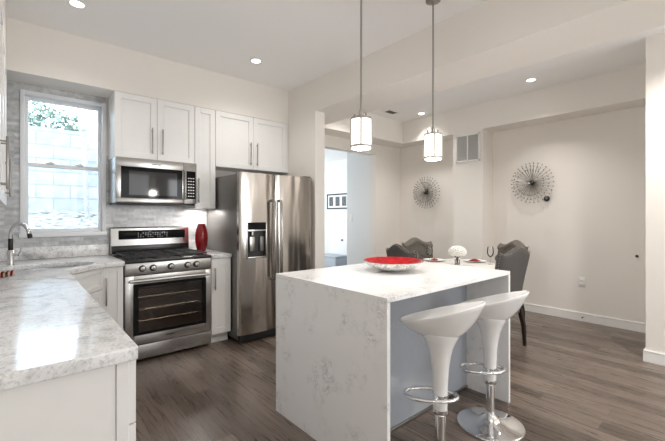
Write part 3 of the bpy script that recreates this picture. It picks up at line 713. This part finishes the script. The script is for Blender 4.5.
dp = MB(); dp.box(cut[0], cut[1], gf + 0.055, gf + 0.069, cut[2], cut[3]); dsp = dp.build('dispenser', 'blackplastic', ld)
q = MB(); e = 0.012
q.box(cut[0], cut[0] + e, gf - 0.002, gf + 0.055, cut[2], cut[3], 0.001); q.box(cut[1] - e, cut[1], gf - 0.002, gf + 0.055, cut[2], cut[3], 0.001); q.box(cut[0] + e, cut[1] - e, gf - 0.004, gf + 0.055, cut[2], cut[2] + 0.02, 0.001)
q.box(cut[0] + e, cut[1] - e, gf - 0.002, gf + 0.055, 1.168, 1.186, 0.001)
q.build('dispenser_frame', 'steel', dsp)
MB().box(cut[0] + e, cut[1] - e, gf + 0.002, gf + 0.05, 1.187, cut[3] - 0.001).build('dispenser_panel', 'blackglass', dsp)
MB().box(1.862, 1.925, gf + 0.03, gf + 0.05, 0.955, 1.11, 0.004).build('paddle', 'steel', dsp)
MB().box(1.985, 2.03, gf + 0.03, gf + 0.05, 0.955, 1.11, 0.004).build('paddle', 'fridgeside', dsp)
MB().cyl((1.893, gf + 0.036, 1.125), (1.893, gf + 0.036, 1.167), 0.018, n=16).build('spout', 'steel', dsp)
for (x, d_) in ((2.118, ld), (2.202, rd)):
    q = MB(); yy = gf - 0.052
    q.tube([(x, gf + 0.004, 1.498), (x, yy + 0.012, 1.495), (x, yy, 1.475), (x, yy - 0.004, 1.08), (x, yy, 0.665), (x, yy + 0.012, 0.645), (x, gf + 0.004, 0.642)], 0.0155, 16)
    q.build('handle', 'steel', d_)
for x in (gx0 + 0.06, gx1 - 0.06): MB().box(x - 0.045, x + 0.045, gf + 0.03, gf + 0.14, gz - 0.011, gz + 0.016, 0.005).build('hinge_cover', 'fridgeside', fr)
q = MB()
for i in range(6): q.box(1.80 + i * 0.012, 1.808 + i * 0.012, gf + 0.0045, gf + 0.0115, 1.715, 1.728)
q.build('badge', 'steel', ld)

# ------------------------------------------------------------------ red vase
vs = thing('vase', 'tall red glass vase on the counter right of the range', 'vase', (1.580, 4.11, CT))
MB().lathe([(0, 0), (0.042, 0), (0.046, 0.006), (0.062, 0.07), (0.070, 0.14), (0.066, 0.21), (0.052, 0.27), (0.041, 0.30), (0.040, 0.303), (0.036, 0.30), (0.047, 0.265), (0.06, 0.2), (0.062, 0.14), (0.05, 0.05), (0, 0.02)], (1.580, 4.11, CT), 36).build('body', 'redglass', vs)
MB().lathe([(0.0395, 0.300), (0.043, 0.303), (0.0395, 0.308), (0.036, 0.303), (0.0395, 0.300)], (1.580, 4.11, CT), 36).build('lip', 'redglass', vs)

# ------------------------------------------------------------------ island
ix0, ix1, iy0, iy1, IZ = 1.343, 2.672, 1.162, 2.159, 0.937
isl = thing('kitchen_island', 'white quartz waterfall kitchen island with grey flecks and open stool side', 'kitchen island', ((ix0 + ix1) / 2, (iy0 + iy1) / 2, 0))
th = 0.024
MB().box(ix0, ix1, iy0, iy1, IZ - th, IZ, 0.0015, 1).build('top', 'quartz', isl)
MB().box(ix0, ix0 + th, iy0, iy1, 0, IZ - th - 0.0003, 0.0015, 1).build('end_panel', 'quartz', isl)
MB().box(ix1 - th, ix1, iy0, iy1, 0, IZ - th - 0.0003, 0.0015, 1).build('end_panel', 'quartz', isl)
MB().box(ix0 + th + 0.0005, ix1 - th - 0.0005, 1.485, 1.505, 0.0, IZ - th - 0.0006).build('back_panel', 'islandpanel', isl)
MB().box(ix0 + th + 0.0005, ix1 - th - 0.0005, 1.506, iy1 - 0.03, 0.09, IZ - th - 0.0006).build('cabinet_body', 'cabinet', isl)
MB().box(ix0 + th + 0.0005, ix1 - th - 0.0005, 1.472, 1.4845, 0, 0.022, 0.003).build('floor_strip', 'nickel', isl)
MB().box(ix0 + th + 0.0005, ix1 - th - 0.0005, 1.506, iy1 - 0.09, 0, 0.0895).build('toe_kick', 'cabinet', isl)
for i in range(3):
    w_ = (ix1 - ix0 - 2 * th - 0.004) / 3; a = ix0 + th + 0.002 + i * w_
    q = shaker(a + 0.002, a + w_ - 0.002, 0.095, IZ - th - 0.008); q.xf(Matrix.Translation((ix0 + ix1, iy1 - 0.0295, 0)) @ Matrix.Rotation(PI, 4, 'Z')); d_ = q.build('door', 'cabinet', isl)
    q = pull(a + w_ - 0.05, 0.62, 0.82); q.xf(Matrix.Translation((ix0 + ix1, iy1 - 0.0295, 0)) @ Matrix.Rotation(PI, 4, 'Z')); q.build('handle', 'nickel', d_)
# bowl
bx, by = 2.062, 1.726
bw = thing('bowl', 'wide shallow bowl with red inside on the island top', 'bowl', (bx, by, IZ))
k = 0.214
MB().lathe([(0, 0.0), (0.075, 0.0), (0.085, 0.004), (0.13, 0.018), (0.185, 0.042), (k, 0.072), (k - 0.003, 0.0745), (0.183, 0.047), (0.128, 0.0235), (0.08, 0.010), (0, 0.009)], (bx, by, IZ), 48).build('outer_shell', 'mosaic', bw)
MB().lathe([(0, 0.0096), (0.08, 0.0107), (0.127, 0.0246), (0.182, 0.0485), (k - 0.004, 0.0766), (k - 0.0006, 0.0768), (k + 0.0006, 0.0725), (k - 0.002, 0.0748), (0.183, 0.0476), (0.128, 0.024), (0.08, 0.0104), (0, 0.0093)], (bx, by, IZ), 48).build('red_lining', 'red', bw)

# ------------------------------------------------------------------ bar stools (front of the seat points to +y)
def make_stool(label, loc):
    t = thing('bar_stool', label, 'bar stool', loc, 0, True, 'white bar stools at the island')
    a_, b_ = 0.155, 0.222; zl = 0.690
    def zr(th_):
        s_ = math.sin(th_); return 0.826 - 0.070 * s_ + 0.004 * s_ * s_
    def prof(u, t_, off):
        th_ = 2 * PI * u; x, y = a_ * math.cos(th_), b_ * math.sin(th_)
        sc = t_ * (1 - off * 0.035)
        z = zl + off * 0.045 + (zr(th_) - zl - off * 0.045) * (0.25 * t_ * t_ + 0.75 * t_ ** 3.0 if off else 0.55 * t_ * t_ + 0.45 * t_ ** 3.2)
        return (x * sc, y * sc + 0.0, z + (0.004 if off and t_ > 0.99 else 0))
    q = MB(); q.surf(lambda u, v: prof(u, v, 0) if v <= 1 else None, 56, 22, True); q.surf(lambda u, v: prof(u, 1 - v, 1), 56, 22, True)
    def rim(u, v):
        p, r_ = Vector(prof(u, 1, 0)), Vector(prof(u, 1, 1)); o = p.lerp(r_, v); o.z += 0.004 * math.sin(PI * v); return o
    q.surf(rim, 56, 5, True)
    bmesh.ops.remove_doubles(q.bm, verts=q.bm.verts[:], dist=1e-5)
    q.build('seat', 'whiteplastic', t, 60, recalc=True)
    MB().lathe([(0, 0.325), (0.036, 0.325), (0.0365, 0.36), (0.038, 0.44), (0.043, 0.53), (0.053, 0.60), (0.064, 0.645), (0.080, 0.682), (0.094, 0.710), (0.098, 0.728), (0, 0.730)], n=40).build('stem', 'whiteplastic', t, 60)
    MB().lathe([(0, 0.298), (0.033, 0.298), (0.037, 0.303), (0.037, 0.324), (0.028, 0.3248), (0, 0.3248)], n=32).build('collar', 'chrome', t)
    MB().cyl((0, 0, 0.05), (0, 0, 0.299), 0.0265, n=32).build('column', 'chrome', t)
    pts = [(0.074 * math.cos(a), 0.050 + 0.136 * math.sin(a), 0.392) for a in [2 * PI * i / 44 for i in range(44)]]
    q = MB(); q.tube(pts, 0.0098, 12, True); q.xf(Matrix.Rotation(R(26), 4, 'Z')); q.tube([(-0.034, 0.0, 0.390), (-0.06, 0.005, 0.392), (-0.080, 0.005, 0.392)], 0.007, 10); q.tube([(0.034, 0.0, 0.390), (0.045, 0.025, 0.392), (0.052, 0.045, 0.392)], 0.007, 10); q.lathe([(0.0378, 0.375), (0.042, 0.375), (0.042, 0.405), (0.0388, 0.405), (0.0378, 0.375)], n=32)
    q.build('footrest', 'chrome', t)
    MB().lathe([(0, 0), (0.197, 0), (0.201, 0.004), (0.199, 0.011), (0.185, 0.017), (0.13, 0.026), (0.075, 0.037), (0.048, 0.049), (0.036, 0.064), (0.0272, 0.072), (0, 0.072)], n=64).build('base', 'chrome', t, 50)
    return t
s1 = make_stool('white bombo-shaped bar stool nearer the camera, in front of the island', (1.680, 1.09, 0))
s1.rotation_euler.z = R(14); s1['label'] = 'white scoop-seat bar stool nearer the camera, left one at the island'
s2 = dup(s1, (2.288, 1.121, 0), R(18), 'white scoop-seat bar stool farther along the island, its chrome disc base in view')

for ch in s2.children:                       # its gas lift stands a little lower
    if ch.name.split('.')[0] in ('seat', 'stem', 'collar', 'footrest'): ch.location.z -= 0.034

# ------------------------------------------------------------------ pendants
def make_pendant(label, loc):
    t = thing('pendant_lamp', label, 'pendant lamp', loc, 0, True, 'pendant lamps above the island')
    zt, zb = 1.945, 1.755; rr = 0.062
    MB().lathe([(0, ZC - 0.0005), (0.055, ZC - 0.0005), (0.055, ZC - 0.02), (0.02, ZC - 0.03), (0, ZC - 0.03)], n=24).build('canopy', 'nickel', t)
    MB().cyl((0, 0, zt + 0.06), (0, 0, ZC - 0.028), 0.0065, n=12).build('rod', 'nickel', t)
    q = MB(); q.lathe([(0, zt + 0.062), (0.011, zt + 0.06), (0.014, zt + 0.03), (0.02, zt + 0.012), (0.02, zt + 0.006), (0, zt + 0.006)], n=20)
    for i in range(3):
        a = 2 * PI * i / 3 + 0.5; q.cyl((0.042 * math.cos(a), 0.042 * math.sin(a), zt + 0.003), (0.042 * math.cos(a), 0.042 * math.sin(a), zt + 0.03), 0.006, n=10)
    q.cyl((0, 0, zt + 0.002), (0, 0, zt + 0.008), 0.05, n=28)
    q.build('cap', 'nickel', t)
    MB().lathe([(0, zt), (rr, zt), (rr, zb + 0.004), (rr - 0.004, zb), (0, zb)], n=40).build('lamp_shade', 'lampshade', t)
    q = MB()
    for z in (zt, zb + 0.016): q.lathe([(rr + 0.0008, z - 0.006), (rr + 0.004, z - 0.006), (rr + 0.004, z + 0.006), (rr + 0.0008, z + 0.006), (rr + 0.0008, z - 0.006)], n=40)
    for i in range(4):
        a = 2 * PI * i / 4 + 3.92; q.tube([((rr + 0.0035) * math.cos(a), (rr + 0.0035) * math.sin(a), zt), ((rr + 0.0035) * math.cos(a), (rr + 0.0035) * math.sin(a), zb + 0.014)], 0.0058, 6)
    q.build('frame', 'nickel', t)
    return t
P1, P2 = (1.655, 1.648), (2.385, 1.61)
pd = make_pendant('lit cylinder pendant lamp over the island, nearer the fridge on the left', (*P1, 0))
dup(pd, (*P2, 0), 0, 'lit cylinder pendant lamp over the island, right one in front of wall vent')
for (x, y) in (P1, P2):
    l = bpy.data.lights.new('pendant_glow', 'POINT'); l.energy = 7; l.color = WARM; l.shadow_soft_size = 0.05
    o = bpy.data.objects.new('pendant_glow', l); COL.objects.link(o); o.location = (x, y, 1.69)

# ------------------------------------------------------------------ downlights, vents
def make_down(label, loc):
    t = thing('downlight', label, 'downlight', loc, 0, True, 'recessed ceiling downlights')
    MB().lathe([(0.046, -0.0005), (0.062, -0.0005), (0.064, -0.003), (0.06, -0.006), (0.046, -0.004), (0.046, -0.0005)], n=36).build('trim_ring', 'trim', t)
    MB().lathe([(0, -0.0005), (0.045, -0.0005), (0.045, -0.0035), (0, -0.0035)], n=36).build('lens', 'bulb', t)
    return t
d0 = make_down('recessed downlight in the kitchen ceiling above the sink corner', (0.352, 3.442, ZC))
dup(d0, (1.918, 3.475, ZC), 0, 'recessed downlight in the kitchen ceiling in front of the fridge cabinet')
dup(d0, (4.674, 1.789, ZT), 0, 'recessed downlight in the dining tray ceiling, right one')
dup(d0, (4.882, 3.51, ZT), 0, 'recessed downlight in the dining tray ceiling near the far corner')
cv = thing('ceiling_vent', 'small dark ceiling register beside the far dining downlight', 'ceiling vent', (4.45, 3.77, ZT))
q = MB(); x0, x1, y0, y1, z = 4.33, 4.57, 3.70, 3.84, ZT
q.box(x0, x1, y0, y0 + 0.018, z - 0.008, z - 0.0005); q.box(x0, x1, y1 - 0.018, y1, z - 0.008, z - 0.0005); q.box(x0, x0 + 0.018, y0, y1, z - 0.008, z - 0.0005); q.box(x1 - 0.018, x1, y0, y1, z - 0.008, z - 0.0005)
q.build('frame', 'trim', cv)
q = MB()
for i in range(7): q.box(x0 + 0.018, x1 - 0.018, y0 + 0.022 + i * 0.0155, y0 + 0.030 + i * 0.0155, z - 0.006, z - 0.001)
q.build('louvre', 'darkmetal', cv)
vt = thing('wall_vent', 'white two-panel return air grille high on the chase wall', 'wall vent', (XB - 0.01, 2.84, 2.13))
y0, y1, z0, z1 = 2.645, 3.03, 2.135, 2.548
q = MB(); xa, xb = XB - 0.014, XB - 0.0005
q.box(xa, xb, y0, y0 + 0.025, z0, z1, 0.002); q.box(xa, xb, y1 - 0.025, y1, z0, z1, 0.002); q.box(xa, xb, y0, y1, z0, z0 + 0.025, 0.002); q.box(xa, xb, y0, y1, z1 - 0.025, z1, 0.002); q.box(xa, xb, (y0 + y1) / 2 - 0.008, (y0 + y1) / 2 + 0.008, z0, z1, 0.002)
q.build('frame', 'trim', vt)
m_, nt, b = nm('grey grille'); setb(b, (0.56, 0.56, 0.54), 0.5); M['grille'] = m_
q = MB(); q.box(XB - 0.003, XB - 0.0006, y0 + 0.025, y1 - 0.025, z0 + 0.025, z1 - 0.025); q.build('backing', 'grille', vt)
q = MB()
for i in range(26):
    z = z0 + 0.032 + i * 0.0138
    if z < z1 - 0.03: q.box(-0.0045, 0.0045, y0 + 0.025, y1 - 0.025, -0.0008, 0.0008, mtx=Matrix.Translation((XB - 0.0085, 0, z)) @ Matrix.Rotation(R(35), 4, 'Y'))
q.build('louvre', 'grille', vt)

# ------------------------------------------------------------------ dining wall ornaments
def make_burst(label, loc, rad, nray, hubr, seed):
    rnd = random.Random(seed)
    t = thing('sunburst_wall_ornament', label, 'wall ornament', loc, 0, True, 'sunburst wall ornaments')
    MB().sphere((-0.045, 0, 0), hubr, 16, 10).cyl((-0.001, 0, 0), (-0.045, 0, 0), 0.006, n=8).build('hub', 'darkmetal', t)
    src = None
    for i in range(nray):
        a = 2 * PI * i / nray + rnd.uniform(-0.03, 0.03); lay = i % 3; L_ = rad * (1.0, 0.86, 0.70)[lay]; el = (0.06, 0.22, 0.42)[lay]
        if src is None or True:
            if src is None:
                q = MB(); q.tube([(0, 0, 0.01), (0, 0, 1.0)], 0.0032, 6); ray_me = None
        dirv = Vector((-math.sin(el), math.cos(a) * math.cos(el), math.sin(a) * math.cos(el)))
        q = MB(); b0 = Vector((-0.045, 0, 0)); e_ = b0 + dirv * L_
        q.tube([b0 + dirv * hubr * 0.8, e_], 0.0018, 5); q.sphere(e_, 0.0085, 8, 6)
        if lay == 0: q.sphere(b0 + dirv * L_ * 0.66, 0.004, 6, 5)
        q.build('ray', 'gunmetal', t)
    return t
make_burst('dark beaded sunburst ornament on the right dining wall, nearer one', (XR, 2.045, 1.785), 0.272, 90, 0.030, 1)
make_burst('dark spiky sunburst ornament on the dining wall left of the vent', (XR, 3.765, 1.735), 0.268, 90, 0.036, 2)
q = thing('round_knob_ornament', 'small round black disc on the wall at lower right of the sunburst', 'wall disc', (XR, 1.876, 1.53))
MB().lathe([(0, 0.024), (0.022, 0.024), (0.036, 0.014), (0.038, 0.0005), (0, 0.0005)], n=28, mtx=Matrix.Translation((XR, 1.876, 1.565)) @ Matrix.Rotation(R(-90), 4, 'Y')).build('disc', 'blackplastic', q)
MB().lathe([(0, 0.027), (0.010, 0.0265), (0.014, 0.0245), (0, 0.0242)], n=20, mtx=Matrix.Translation((XR, 1.876, 1.565)) @ Matrix.Rotation(R(-90), 4, 'Y')).build('button', 'nickel', q)
ol = thing('wall_outlet', 'white duplex outlet low on the right dining wall', 'outlet', (XR, 1.469, 0.435))
MB().box(XR - 0.006, XR - 0.0004, 1.432, 1.506, 0.435, 0.551, 0.002).build('cover_plate', 'plate', ol)
for zz in (0.472, 0.514):
    MB().box(XR - 0.009, XR - 0.0062, 1.452, 1.486, zz - 0.014, zz + 0.014, 0.002).build('socket', 'trim', ol)
hk = thing('wall_hook', 'tiny dark hook on the right wall close to the near wall corner', 'hook', (XR, 0.925, 0.86))
HP = (XR, 0.925, 0.865)
q = MB(); q.cyl((XR - 0.0004, HP[1], HP[2]), (XR - 0.006, HP[1], HP[2]), 0.016, n=14).cyl((XR - 0.006, HP[1], HP[2]), (XR - 0.02, HP[1], HP[2]), 0.009, n=10, bev=0.002); q.build('peg', 'blackplastic', hk)
ds = thing('door_stop', 'small metal door stop on the right wall baseboard', 'door stop', (XR - 0.04, 1.45, 0.05))
MB().cyl((XR - 0.0165, 1.45, 0.058), (XR - 0.06, 1.45, 0.058), 0.006, n=12).build('rod', 'nickel', ds)
MB().cyl((XR - 0.06, 1.45, 0.058), (XR - 0.072, 1.45, 0.058), 0.009, n=12, bev=0.002).build('rubber_tip', 'blackplastic', ds)

# ------------------------------------------------------------------ dining table, chairs and setting
TX, TY, TRZ, TZ = 3.92, 2.32, R(-14), 0.765
tb = thing('dining_table', 'square white dining table behind the island', 'dining table', (TX, TY, 0), TRZ, True)
MB().box(-0.46, 0.46, -0.46, 0.46, TZ - 0.035, TZ, 0.006).build('table_top', 'tabletop', tb)
MB().box(-0.36, 0.36, -0.36, 0.36, TZ - 0.075, TZ - 0.0355, 0.003).build('apron', 'tabletop', tb)
MB().lathe([(0, 0.0), (0.21, 0.0), (0.215, 0.012), (0.19, 0.03), (0.07, 0.06), (0.05, 0.12), (0.05, TZ - 0.0755), (0, TZ - 0.0755)], n=40).build('pedestal', 'darkwood', tb)
def make_chair(label, loc, rz):
    t = thing('dining_chair', label, 'dining chair', loc, rz, True, 'dining chairs round the table')   # faces local +y, back at y = 0
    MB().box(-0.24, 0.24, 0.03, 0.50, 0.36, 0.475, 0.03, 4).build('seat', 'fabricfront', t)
    def hw(v): return 0.215 + 0.04 * v ** 1.2
    def zt(u): return 0.962 + 0.070 * (0.5 + 0.5 * math.cos(PI * min(1, abs(u) / 0.82))) + 0.012 * max(0, (abs(u) - 0.82) / 0.18)
    def yc_(u, v): return 0.02 - 0.10 * v ** 1.5 + 0.055 * abs(u) ** 3
    def P(u, v, s_):
        z = 0.34 + (zt(u) - 0.34) * v; x = u * hw(v); y = yc_(u, v)
        return Vector((x, y, z))
    T = 0.036
    def edge(u, v): 
        return (max(0.0, 1 - abs(u) ** 14)) ** 0.5 * (max(0.0, 1 - max(0, v) ** 30)) ** 0.5
    def back(u_, v):
        u = 2 * u_ - 1; p = P(u, v, 0); p.y -= T * edge(u, v); return p
    def front(u_, v):
        u = 2 * u_ - 1; p = P(u, v, 0); tf = 0.5 + 0.5 * math.cos(u * PI * 3.0 + (PI if int(v * 9) % 2 else 0)); tv = 0.5 + 0.5 * math.cos(v * PI * 9)
        roll = 0.03 * math.exp(-((v - 0.93) / 0.06) ** 2)
        p.y += (T + roll - 0.013 * (tf * tv) ** 2 * (1 if v > 0.3 else 0)) * edge(u, v); return p
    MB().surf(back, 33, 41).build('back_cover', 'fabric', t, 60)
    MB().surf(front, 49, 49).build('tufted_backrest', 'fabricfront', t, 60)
    q = MB()
    for s_ in (-1, 1):
        for i in range(26):
            p = P(s_ * 0.985, i / 25, 0); q.ico((p.x, p.y - 0.018, p.z), 0.0055, 1)
    for i in range(21):
        p = P(-0.95 + 1.9 * i / 20, 0.985, 0); q.ico((p.x, p.y - 0.024, p.z), 0.0055, 1)
    q.build('nailhead_trim', 'nickel', t)
    q = MB()
    for r_ in range(3):
        for c_ in range(3 + (r_ % 2)):
            u = (c_ - (1 if r_ % 2 == 0 else 1.5)) * 0.5; v = 0.50 + r_ * 0.16; p = P(u, v, 0); q.sphere((p.x, p.y + T - 0.004, p.z), 0.011, 10, 6, (1, 0.6, 1))
    q.build('tuft_buttons', 'fabric', t)
    for s_ in (-1, 1):
        q = MB(); q.tube([(s_ * 0.185, 0.02, 0.37), (s_ * 0.188, -0.02, 0.2), (s_ * 0.190, -0.03, 0.0)], [0.028, 0.024, 0.017], 4); q.build('leg', 'darkwood', t)
        q = MB(); q.cyl((s_ * 0.19, 0.44, 0), (s_ * 0.19, 0.44, 0.37), 0.015, 0.026, n=4); q.build('leg', 'darkwood', t)
    return t
c0 = make_chair('grey upholstered dining chair with its plain back to the island, right end', (3.77, 1.63, 0), R(-8))
dup(c0, (4.66, 2.02, 0), R(60), 'tufted grey dining chair facing the camera beside the right wall, behind another chair')
dup(c0, (3.17, 2.52, 0), R(-104), 'grey dining chair with its dark back turned, just behind the red bowl')
dup(c0, (4.17, 3.05, 0), R(166), 'tufted grey dining chair facing the camera, farthest from the island')

fl = thing('flower_vase', 'ball of white flowers on dark stems in the table middle', 'flowers', (3.86, 2.28, TZ))
FX, FY = 3.86, 2.28
q = MB()
for i in range(90):
    z_ = 1 - 1.6 * (i + 0.5) / 90; a = i * 2.39996; r_ = math.sqrt(max(0, 1 - z_ * z_))
    q.ico((FX + 0.085 * r_ * math.cos(a), FY + 0.085 * r_ * math.sin(a), TZ + 0.15 + 0.06 * z_), 0.022, 1, Matrix.Diagonal((1, 1, 0.7, 1)))
q.sphere((FX, FY, TZ + 0.15), 0.08, 16, 10, (1, 1, 0.65)); q.build('blossoms', 'petal', fl)
q = MB()
for i in range(7): q.tube([(FX + 0.012 * math.cos(i), FY + 0.012 * math.sin(i), TZ + 0.012), (FX + 0.012 * math.cos(i + 2), FY + 0.012 * math.sin(i + 2), TZ + 0.06), (FX + 0.05 * math.cos(i * 0.9), FY + 0.05 * math.sin(i * 0.9), TZ + 0.125)], 0.0035, 6)
q.build('stems', 'stem', fl)
MB().lathe([(0, 0.0), (0.026, 0.0), (0.028, 0.003), (0.028, 0.06), (0.0262, 0.06), (0.0262, 0.006), (0, 0.006)], (FX, FY, TZ), 24).build('glass_vase', 'glass', fl)
def make_glass(label, loc):
    t = thing('wine_glass', label, 'wine glass', loc, 0, True, 'wine glasses on the dining table')
    MB().lathe([(0, 0), (0.034, 0), (0.034, 0.002), (0.006, 0.006), (0.004, 0.012), (0.004, 0.08), (0, 0.08)], n=24).build('stem', 'glass', t)
    MB().lathe([(0.0, 0.0801), (0.012, 0.084), (0.03, 0.105), (0.038, 0.135), (0.034, 0.18), (0.03, 0.205), (0.0285, 0.205), (0.0325, 0.18), (0.0362, 0.135), (0.028, 0.107), (0.01, 0.087), (0, 0.0835)], n=24).build('bowl', 'glass', t)
    return t
g0 = make_glass('clear wine glass on the table in front of the farthest chair', (3.78, 2.60, TZ))
dup(g0, (4.21, 2.06, TZ), 0, 'clear wine glass on the table beside the right chairs')
def at_table(u, v):
    c, s_ = math.cos(TRZ), math.sin(TRZ); return TX + u * c - v * s_, TY + u * s_ + v * c
def make_place(u, v, rot, lp, ln):
    x, y = at_table(u, v)
    t = tag(MB().lathe([(0, 0), (0.085, 0), (0.10, 0.004), (0.135, 0.014), (0.137, 0.017), (0.10, 0.008), (0.08, 0.005), (0, 0.005)], (x, y, TZ + 0.0003), 36).build('dinner_plate', 'porcelain'), lp, 'plate', 'plates on the dining table')
    q = MB(); q.surf(lambda a, b2: ((a - 0.5) * 0.15, (b2 - 0.5) * 0.07, 0.012 + 0.026 * math.sin(PI * a) * (0.6 + 0.4 * math.sin(5 * PI * b2)) * math.sin(PI * b2) ** 0.5), 16, 14); q.surf(lambda a, b2: ((a - 0.5) * 0.15, (b2 - 0.5) * 0.07, 0.0055), 4, 4)
    q.xf(Matrix.Translation((x, y, TZ + 0.001)) @ Matrix.Rotation(rot, 4, 'Z'))
    tag(q.build('napkin', 'redcloth'), ln, 'napkin', 'red napkins on the plates')
make_place(-0.02, 0.36, 0.4, 'white plate on the table in front of the farthest chair', 'folded red napkin on the plate left of the flowers')
make_place(0.36, 0.06, 1.4, 'white plate on the table in front of the right wall chair', 'folded red napkin on the plate right of the flowers')

# ------------------------------------------------------------------ back hall contents
pf = thing('picture_frame', 'black frame with three small photos on the hall wall', 'picture', (5.99, 6.82, 1.49))
y0, y1, z0, z1 = 6.38, 7.18, 1.50, 1.875
q = MB(); e = 0.03; xa, xb = 5.975, 5.9995
q.box(xa, xb, y0, y0 + e, z0, z1, 0.002); q.box(xa, xb, y1 - e, y1, z0, z1, 0.002); q.box(xa, xb, y0 + e, y1 - e, z0, z0 + e, 0.002); q.box(xa, xb, y0 + e, y1 - e, z1 - e, z1, 0.002)
q.build('frame', 'blackplastic', pf)
MB().box(5.988, 5.999, y0 + e, y1 - e, z0 + e, z1 - e).build('mat_board', 'mat', pf)
for i in range(3):
    c = y0 + 0.16 + i * 0.24; MB().box(5.985, 5.9875, c - 0.075, c + 0.075, z0 + 0.075, z1 - 0.075).build('photograph', 'photo', pf)
cpd = thing('hall_cupboard', 'tall plain white cupboard door with dark knob on the hall wall', 'cupboard', (5.97, 6.6, 0))
MB().box(5.93, 5.9985, 6.35, 7.05, 0, 1.25, 0.003).build('door_panel', 'trim', cpd)
MB().sphere((5.905, 6.53, 0.75), 0.022, 14, 10).cyl((5.93, 6.53, 0.75), (5.905, 6.53, 0.75), 0.008, n=10).build('knob', 'darkmetal', cpd)
bn = thing('storage_box', 'low blue-grey storage box on the hall floor below the knob', 'storage box', (5.7, 6.6, 0))
MB().box(5.5, 5.9, 6.3, 7.0, 0, 0.36, 0.006).build('box', 'greybox', bn)
MB().box(5.49, 5.91, 6.29, 7.01, 0.3605, 0.40, 0.006).build('lid', 'greybox', bn)
sw = thing('light_switch', 'white light switch on the hall side wall', 'light switch', (4.757, 5.0, 1.24))
MB().box(4.754, 4.7597, 4.965, 5.035, 1.225, 1.34, 0.002).build('cover_plate', 'plate', sw)
MB().box(4.750, 4.7538, 4.988, 5.012, 1.262, 1.303, 0.001).build('rocker', 'trim', sw)
# task lights below the microwave and the narrow cabinet
area('cooktop_lamp', (1.1, 4.12, mz0 - 0.024), (0, 0, 0), 0.2, 0.05, 0.4, WARM)
area('under_cabinet_lamp', (1.6, 4.25, 1.405), (0, 0, 0), 0.12, 0.04, 1.6, WARM)
